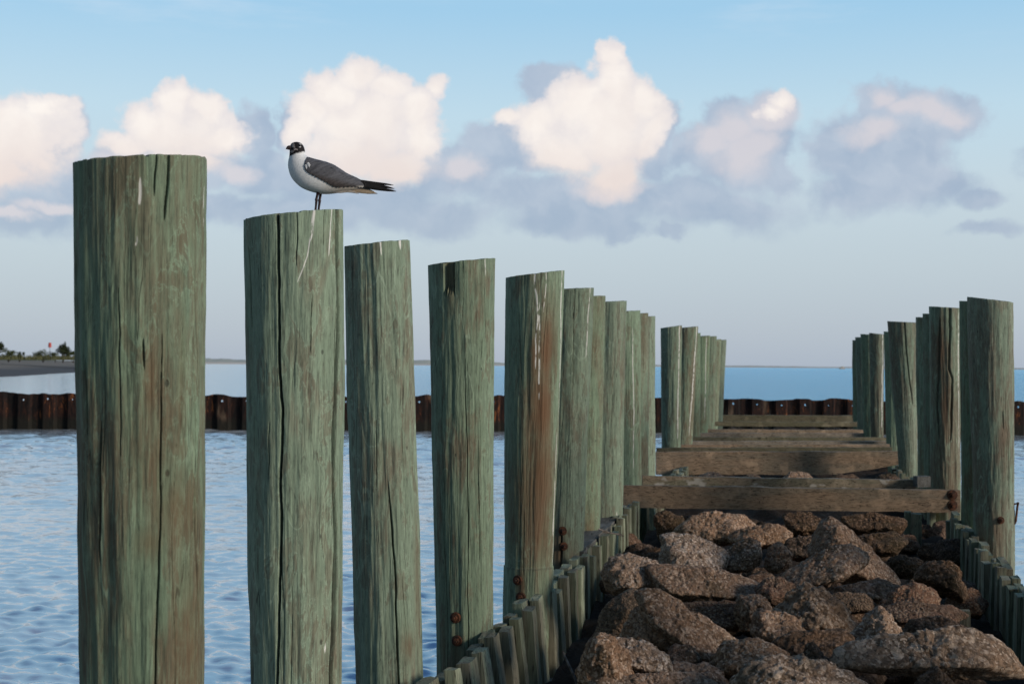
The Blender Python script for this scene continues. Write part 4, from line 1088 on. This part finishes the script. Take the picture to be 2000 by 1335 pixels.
for i, (lab, px, d, w, h, mt, tr) in enumerate([
    ('dark tree-like shrub cut by the left edge, tallest on the dune', -6, 268, 2.6, 4.2, 'leaf_dark', .35),
    ('broad low green bush next to the shrub at the left edge', 16, 270, 4.2, 2.0, 'leaf', 0),
    ('small dark bush alone right of the broad low bush', 38, 275, 1.8, 1.5, 'leaf_dark', 0),
    ('rounded green bush directly under the red marker', 84, 280, 4.0, 2.0, 'leaf', 0),
    ('tall dark bushy tree right of the red marker', 123, 280, 2.8, 3.5, 'leaf_dark', .2),
    ('low green bush ending at the thickest piling', 143, 284, 3.0, 2.0, 'leaf', 0),
    ('low spreading bush at the foot of the tall dark bushy tree', 108, 276, 3.0, 1.4, 'leaf', 0)]):
    shrub('shrub', lab, 'shrub', px, 700, d, w, h, mt, 20 + i, gs, tr)
# dune grass as one mass
rngg = np.random.default_rng(5); V = []; F = []
for k in range(5000):
    px = rngg.uniform(-300, 240); d = rngg.uniform(262, 300)
    c = at(px, 700, d); c[2] = 1.9; h = rngg.uniform(.5, 1.1); a = rngg.uniform(0, 6.28); w = rngg.uniform(.05, .12)
    u = np.array([math.cos(a), math.sin(a), 0]); i = len(V)
    V += [c - u * w, c + u * w, c + u * w * .3 + np.array([rngg.uniform(-.3, .3), rngg.uniform(-.3, .3), h])]; F.append((i, i + 1, i + 2))
tag(mesh_obj('dune_grass', V, np.array(F), M['grassm'], smooth=False), 'strip of low dune grass along the top of the beach', 'grass', kind='stuff')
# red marker on a pole
def marker():
    c = at(97, 700, 290); c[2] = 2.2
    root = thing('red_marker', 'small red day marker on a thin pole above the dune bushes', 'marker', c)
    t = NT('faded_red_paint'); cc = t.coords(); mm = t.done(t.mix(t.noise(cc, 5), (.55, .09, .075), (.42, .07, .06)), .6)
    tube('pole', [c, c + ZA * 3.2], .045, M['bark'], root)
    bm = bmesh.new(); bmesh.ops.create_cone(bm, cap_ends=True, segments=12, radius1=.34, radius2=.26, depth=.95)
    V = np.array([v.co[:] for v in bm.verts]) + c + ZA * 2.75; F = [[v.index for v in f.verts] for f in bm.faces]; bm.free()
    mesh_obj('marker_board', V, F, mm, origin=c + ZA * 2.75, parent=root, smooth=False)
marker()
# far boat on the horizon
def boat():
    c = at(1645, 717, 1500); c[2] = 0
    root = thing('motor_boat', 'tiny pale boat far out on the horizon between the piling rows', 'boat', c)
    t = NT('white_boat_paint'); cc = t.coords(); mm = t.done(t.mix(t.noise(cc, 3), (.78, .70, .62), (.7, .62, .55)), .5)
    dk = NT('dark_cabin_glass').done((.03, .03, .035), .2)
    r = _R0; n = -_F0; V = []; sec = [(-3.2, .15, 1.5), (-1.5, .9, 1.25), (1.0, 1.0, 1.15), (3.0, .95, 1.15)]
    for (x, w, h) in sec:
        for (a, b) in ((-w, h), (-w * .7, .2), (0, -.2), (w * .7, .2), (w, h)): V.append(c + r * x + n * a + ZA * b)
    F = [list(f) for f in grid_faces(5, 4)] + [[0, 1, 2, 3, 4], [19, 18, 17, 16, 15], ]
    for k in range(3): F.append([k * 5, (k + 1) * 5, (k + 1) * 5 + 4, k * 5 + 4])
    mesh_obj('hull', V, F, mm, origin=c, parent=root, smooth=False)
    def bx(name, x0, x1, y, z0, z1, m, inset=.2):
        V = [c + r * (x0 + (inset if k > 3 else 0) if k % 4 in (0, 3) else x1 - (inset if k > 3 else 0)) + n * (-y if k % 4 < 2 else y) + ZA * (z0 if k < 4 else z1) for k in range(8)]
        mesh_obj(name, V, [[0, 3, 2, 1], [4, 5, 6, 7], [0, 1, 5, 4], [1, 2, 6, 5], [2, 3, 7, 6], [3, 0, 4, 7]], m, origin=c, parent=root, smooth=False)
    bx('cabin', -1.2, 1.6, .7, 1.2, 2.6, mm); bx('windscreen', -1.3, 1.0, .72, 1.9, 2.3, dk); bx('roof', -1.3, 1.9, .8, 2.6, 2.75, mm, .05)
boat()

# ------------------------------------------------------------------ laughing gull
def gull():
    z = 4.74; s = z / F_PX
    gp, cT, n, rg, rT = gull_post
    foot = at(620, 407, z)
    # top of the post under the feet
    u0 = np.dot(foot - cT, rg); slope = (432 - 408) * s / (2 * rT)
    ftz = cT[2] + slope * u0 - .004
    K = s / 6.6667
    def L(cx, cy, dz=0.0):        # crop pixel -> world
        return foot + rg * ((cx - 665) * K) + ZA * (-(cy - 1045) * K) + n * (dz * K)
    root = thing('gull', 'dark-headed gull with grey wings and black wing tips perched on the split piling', 'gull', (foot[0], foot[1], ftz))
    def vc_mat(name, rough=.75):
        t = NT(name); c = t.coords(False)
        f = t.noise(t.scaled(c, (1, 1, 1)), 160, 4, .6)
        col = t.mix(t.sstep(f, .35, .7, 0, .25), t.attr('tint').outputs['Color'], t.mix(1.0, t.attr('tint').outputs['Color'], (.4, .4, .4), 'MULTIPLY'))
        return t.done(col, rough, t.bump(f, .35, .002), .2)
    mb = vc_mat('gull_plumage')
    sec = [((395,186),(398,186),2),((352,192),(440,200),48),((318,212),(468,225),76),((304,250),(486,258),92),((300,292),(496,300),98),((298,340),(498,335),98),((294,385),(503,352),98),
           ((284,428),(535,372),112),((280,480),(585,390),128),((284,530),(645,405),142),((302,600),(715,420),156),((335,665),(790,440),165),((385,722),(860,465),170),((450,775),(925,500),170),
           ((530,812),(990,540),165),((620,838),(1050,580),155),((720,852),(1110,608),138),((820,852),(1160,635),118),((920,838),(1205,660),96),((1040,815),(1245,690),72),((1150,795),(1275,712),50),((1250,780),(1300,735),30),((1325,765),(1325,755),5)]
    sec = np.array([(a[0], a[1], b[0], b[1], w) for a, b, w in sec], float)
    k = np.arange(len(sec)); kk = np.linspace(0, len(sec) - 1, 150)
    # smooth (Catmull-Rom) interpolation of the sections
    def cr(col):
        y = sec[:, col]; out = []
        for q in kk:
            i = min(int(q), len(y) - 2); f = q - i
            p0, p1, p2, p3 = y[max(i - 1, 0)], y[i], y[i + 1], y[min(i + 2, len(y) - 1)]
            out.append(.5 * ((2 * p1) + (-p0 + p2) * f + (2 * p0 - 5 * p1 + 4 * p2 - p3) * f * f + (-p0 + 3 * p1 - 3 * p2 + p3) * f ** 3))
        return np.array(out)
    ax, ay, bx_, by_, ww = [cr(c) for c in range(5)]
    m = 72; V = []; C2 = []
    for i in range(len(kk)):
        for q in range(m):
            a = 2 * math.pi * q / m
            f = .5 - .5 * math.cos(a)           # 0 at belly, 1 at back
            cx, cy = ax[i] + (bx_[i] - ax[i]) * f, ay[i] + (by_[i] - ay[i]) * f
            V.append(L(cx, cy, ww[i] * math.sin(a))); C2.append((cx, cy, math.sin(a) * ww[i]))
    V = np.array(V); C2 = np.array(C2)
    F = grid_faces(m, len(kk), True)
    cx, cy = C2[:, 0], C2[:, 1]
    nn = fbm(V * 120, 3, 3); n2 = vnoise(V * 330, 9)
    hood = np.clip((385 - (cx - 300) * .30 + 10 * nn - cy) / 12, 0, 1)
    col = np.zeros((len(V), 3)); white = np.array([.74, .74, .74]); greyc = np.array([.105, .105, .115]); blk = np.array([.013, .010, .011])
    back = np.clip(((-(cy - 372) + (cx - 505) * .62) + 25 * nn) / 30 , 0, 1) * np.clip((cx - 500) / 40, 0, 1)
    buff = np.clip((cx - 700) / 250, 0, 1)[:, None]
    base = white * (1 - buff) + np.array([.42, .38, .33]) * buff
    col = base * (1 - back[:, None]) + greyc * back[:, None]
    col = col * (1 - hood[:, None]) + blk * hood[:, None]
    def patch(px, py, rx, ry, c, soft=.35, amp=.5):
        nonlocal col
        d = np.sqrt(((cx - px) / rx) ** 2 + ((cy - py) / ry) ** 2) + amp * n2
        mk = (np.clip((1 - d) / soft, 0, 1) * (C2[:, 2] > -40))[:, None]; col = col * (1 - mk) + np.array(c) * mk
    for p in ((335,240,24,22),(352,262,26,14),(372,296,20,13),(335,322,24,18),(345,212,14,10),(395,300,10,8)): patch(*p, (.34, .29, .27))
    body = mesh_obj('body', V, F, mb, origin=(foot[0], foot[1], ftz + .12), parent=root, colattr=col)
    # wings, folded along both flanks
    wsec = [((500,440),(512,392),4),((480,540),(575,392),26),((520,600),(660,412),40),((600,640),(765,434),48),((700,690),(862,464),52),((790,735),(920,500),52),((875,785),(985,545),50),((1000,772),(1060,588),42),((1130,758),(1150,622),32),((1240,765),(1215,655),22),((1290,752),(1275,690),14),((1325,716),(1318,708),3)]
    ws = np.array([(a[0], a[1], b[0], b[1], w) for a, b, w in wsec], float)
    BC = C2[C2[:, 2] >= -1e-6]
    def wing(sgn):
        kq = np.linspace(0, len(ws) - 1, 90); g = [np.interp(kq, np.arange(len(ws)), ws[:, c]) for c in range(5)]
        for c in range(5):
            g[c] = np.convolve(np.pad(g[c], 4, mode='edge'), np.ones(9) / 9, mode='valid')
        mm = 48; Vw = []; tint = []
        for i in range(len(kq)):
            for q in range(mm):
                a = 2 * math.pi * q / mm; f = .5 - .5 * math.cos(a)
                x_, y_ = g[0][i] + (g[2][i] - g[0][i]) * f, g[1][i] + (g[3][i] - g[1][i]) * f
                y_ += (7 * math.sin(i * 1.9) + 5 * math.sin(i * 3.1)) * (1 - f) ** 3
                near = np.argpartition((BC[:, 0] - x_) ** 2 + (BC[:, 1] - y_) ** 2, 6)[:6]
                zb = BC[near, 2].mean()
                bul = g[4][i] / 52
                out = zb + (9 + 15 * bul * max(0, math.sin(a)) ** .8 if math.sin(a) >= 0 else 9 - 22 * bul * abs(math.sin(a)))
                if x_ > 1000: out = max(out, 34 * (1 - (x_ - 1000) / 700))
                Vw.append(L(x_, y_, sgn * out)); tint.append((x_, y_))
        Vw = np.array(Vw); tint = np.array(tint)
        # overlapping feather rows run obliquely down the wing
        ph = (tint[:, 0] * .55 + tint[:, 1] * 1.0) / 46 + .5 * fbm(np.stack([tint[:, 0] / 60, tint[:, 1] / 60, 0 * tint[:, 0]], -1), 4, 2)
        st = np.abs((ph % 1) - .5) * 2
        low = np.clip((tint[:, 1] - (560 + (tint[:, 0] - 480) * .24)) / 60, 0, 1)
        g0 = np.array([.088, .088, .098]); g1 = np.array([.068, .058, .057])
        cw = g0 * (1 - low[:, None]) + g1 * low[:, None]
        cw = cw * (.94 + .10 * st)[:, None] * (1 + .30 * fbm(np.stack([(tint[:, 0] * .5 + tint[:, 1]) / 16, (tint[:, 0] - tint[:, 1] * .5) / 110, 0 * tint[:, 0]], -1), 8, 3))[:, None]
        for (p, q, wd_) in (((815, 515), (915, 590), 9), ((900, 560), (1060, 640), 7), ((700, 560), (790, 640), 6)):     # dark gaps between feather groups
            pq = np.array(q, float) - np.array(p, float); ln_ = np.linalg.norm(pq); rel_ = tint - np.array(p, float)
            al = rel_ @ pq / ln_; pe = np.abs(rel_[:, 0] * pq[1] - rel_[:, 1] * pq[0]) / ln_
            mk = np.clip(1 - pe / wd_, 0, 1) * np.clip(al / 20, 0, 1) * np.clip((ln_ - al) / 30, 0, 1)
            cw = cw * (1 - .75 * mk)[:, None]
        edge = np.clip((tint[:, 0] - 1150) / 60, 0, 1) * np.clip((tint[:, 1] - 738) / 12, 0, 1)
        cw = cw * (1 - edge[:, None]) + np.array([.5, .46, .42]) * edge[:, None]
        fr = np.clip(1 - np.hypot((tint[:, 0] - 520) / 46, (tint[:, 1] - 500) / 48), 0, 1)[:, None] ** .5
        Vw += n * (sgn * .0012 * (st - .5))[:, None]
        mesh_obj('wing', Vw, grid_faces(mm, len(kq), True), mb, origin=L(900, 600, sgn * 100), parent=root, colattr=cw)
    wing(1); wing(-1)
    def blade(name, pts, w0, dz, colr, thick=5, w=None):
        """tapered feather along pts (crop px), half-widths w"""
        pts = np.array(pts, float); tq = np.linspace(0, len(pts) - 1, 18)
        x_ = np.interp(tq, np.arange(len(pts)), pts[:, 0]); y_ = np.interp(tq, np.arange(len(pts)), pts[:, 1])
        wv = np.interp(tq, np.arange(len(w)), w); V = []; mm = 12
        for i in range(len(tq)):
            i0, i1 = max(i - 1, 0), min(i + 1, len(tq) - 1); d = np.array([x_[i1] - x_[i0], y_[i1] - y_[i0]]); d /= np.linalg.norm(d); pn = np.array([-d[1], d[0]])
            for q in range(mm):
                a = 2 * math.pi * q / mm
                V.append(L(x_[i] + pn[0] * wv[i] * math.cos(a), y_[i] + pn[1] * wv[i] * math.cos(a), dz + thick * math.sin(a)))
        V = np.array(V); nz = fbm(V * 200, 5, 3)
        return mesh_obj(name, V, [list(f) for f in grid_faces(mm, len(tq), True)] + [list(range(mm)), [(len(tq) - 1) * mm + q for q in range(mm)][::-1]], mb,
                        origin=L(pts[0][0], pts[0][1], dz), parent=root, colattr=np.array(colr) * (1 + .25 * nz)[:, None])
    B = (.010, .009, .010)
    for sgn in (1, -1):
        blade('primary_feather', [(1225,680),(1400,698),(1560,706),(1652,716)], 0, 30 * sgn + 6, B, 6, [20, 18, 9, 1])
        blade('primary_feather', [(1255,708),(1420,726),(1570,744),(1666,764)], 0, 36 * sgn + 8, B, 6, [26, 22, 11, 1])
        blade('primary_feather', [(1268,732),(1420,758),(1560,780),(1688,796)], 0, 42 * sgn + 10, B, 6, [30, 26, 15, 1])
    blade('tail_feather', [(980,790),(1180,795),(1330,812),(1442,834)], 0, 14, (.30, .235, .17), 6, [26, 36, 30, 3])
    blade('tail_feather', [(980,775),(1160,775),(1310,790),(1400,806)], 0, -10, (.42, .38, .33), 6, [24, 34, 28, 3])
    blade('tail_feather', [(900,800),(1020,808),(1120,822),(1200,846)], 0, 34, (.33, .30, .27), 5, [20, 22, 14, 1])
    blade('flank_feather', [(690,846),(760,848),(800,852),(826,857)], 0, 20, (.45, .42, .39), 8, [10, 12, 7, 1])
    blade('flank_feather', [(860,820),(960,826),(1040,822),(1090,832)], 0, 48, (.30, .27, .24), 6, [22, 18, 12, 1])
    for (p, q, r_, d_) in (((505,500),(518,560),20,172),((530,478),(552,540),20,180),((488,505),(498,550),16,158)):
        blade('shoulder_tuft', [p, ((p[0] + q[0]) / 2 + 6, (p[1] + q[1]) / 2), q], 0, d_, (.52, .53, .55), 7, [r_ * .8, r_, 2])
    blade('shoulder_tuft', [(478, 528), (474, 556), (486, 574)], 0, 146, (.10, .09, .09), 7, [8, 12, 2])
    # bill: deep, hooked, turned a little toward the viewer
    tm = NT('dark_bill'); tm = tm.done(tm.mix(tm.noise(tm.coords(False), 120), (.014, .009, .010), (.028, .015, .014)), .45)
    def bill(name, pts, rr, dz0):
        V = []; mm = 14
        for (x_, y_), (ra, rb), dz in zip(pts, rr, dz0):
            for q in range(mm):
                a = 2 * math.pi * q / mm; V.append(L(x_, y_ + ra * math.cos(a), dz + rb * math.sin(a)))
        mesh_obj(name, V, [list(f) for f in grid_faces(mm, len(pts), True)] + [list(range(mm)), [(len(pts) - 1) * mm + q for q in range(mm)][::-1]], tm, origin=L(300, 275, 40), parent=root)
    bill('upper_bill', [(345,270),(322,268),(300,266),(280,268),(264,276),(254,286),(249,297)], [(30,26),(28,24),(25,20),(23,16),(18,12),(11,8),(2,2)], [26, 34, 42, 50, 56, 60, 62])
    bill('lower_bill', [(345,295),(322,294),(302,293),(284,294),(268,295)], [(14,20),(11,16),(9,12),(6,9),(2,3)], [26, 34, 42, 50, 54])
    # eyes with broken white rings
    te = NT('gull_eye'); te = te.done((.006, .005, .005), .12, None, .6)
    tr = NT('white_eye_ring').done((.72, .70, .68), .6)
    def ball(name, cx_, cy_, dz, r, mat, sq=1.0):
        bm = bmesh.new(); bmesh.ops.create_uvsphere(bm, u_segments=20, v_segments=12, radius=1)
        V = np.array([v.co[:] for v in bm.verts]); F = [[v.index for v in f.verts] for f in bm.faces]; bm.free()
        P = np.array([L(cx_ + v[0] * r, cy_ - v[2] * r * sq, dz + v[1] * r * .6) for v in V])
        return mesh_obj(name, P, F, mat, origin=L(cx_, cy_, dz), parent=root)
    for sgn in (1, -1):
        e = ball('eye', 428, 246, sgn * 84, 16, te)
        for (a0, a1) in ((R_(25), R_(120)), (R_(225), R_(330))):
            pts = [L(428 + 21 * math.cos(a), 246 - 21 * math.sin(a), sgn * 88) for a in np.linspace(a0, a1, 9)]
            tube('eye_ring', pts, [1 * K, 3.4 * K, 5 * K, 5.8 * K, 6 * K, 5.8 * K, 5 * K, 3.4 * K, 1 * K], tr, e)
    # legs and webbed feet
    tl = NT('dark_red_leg'); tl = tl.done(tl.mix(tl.noise(tl.coords(False), 90), (.030, .010, .014), (.014, .008, .010)), .55)
    yb = 1045 + (foot[2] - ftz) / K
    for (x0, y0, xm, ym, x1, dz) in ((668,840,650,935,638,42), (704,842,692,940,676,-40)):
        top_, mid, bot_ = L(x0, y0, dz), L(xm, ym, dz), L(x1, yb, dz)
        lg = tube('leg', [top_, top_ * .5 + mid * .5, mid + ZA * .003, mid, mid - ZA * .004, mid * .5 + bot_ * .5, bot_ + ZA * .004], [21 * K, 18 * K, 18 * K, 23 * K, 18 * K, 15 * K, 17 * K], tl, root)
        f0 = np.array(L(x1, yb, dz)); f0[2] = ftz + .001; V = [f0 + ZA * .009]; toes = []
        for a in (-32, 0, 32):
            dv = -rg * math.cos(R_(a)) + n * math.sin(R_(a)); V.append(f0 + dv * .042 + ZA * .002); toes.append(f0 + dv * .044)
        V += [f0 - ZA * .001] + [v - ZA * .003 for v in V[1:4]]
        ft = mesh_obj('foot', V, [[0, 1, 2], [0, 2, 3], [4, 6, 5], [4, 7, 6], [1, 5, 6, 2], [2, 6, 7, 3], [0, 4, 5, 1], [3, 7, 4, 0]], tl, origin=f0, parent=lg, smooth=False)
gull()
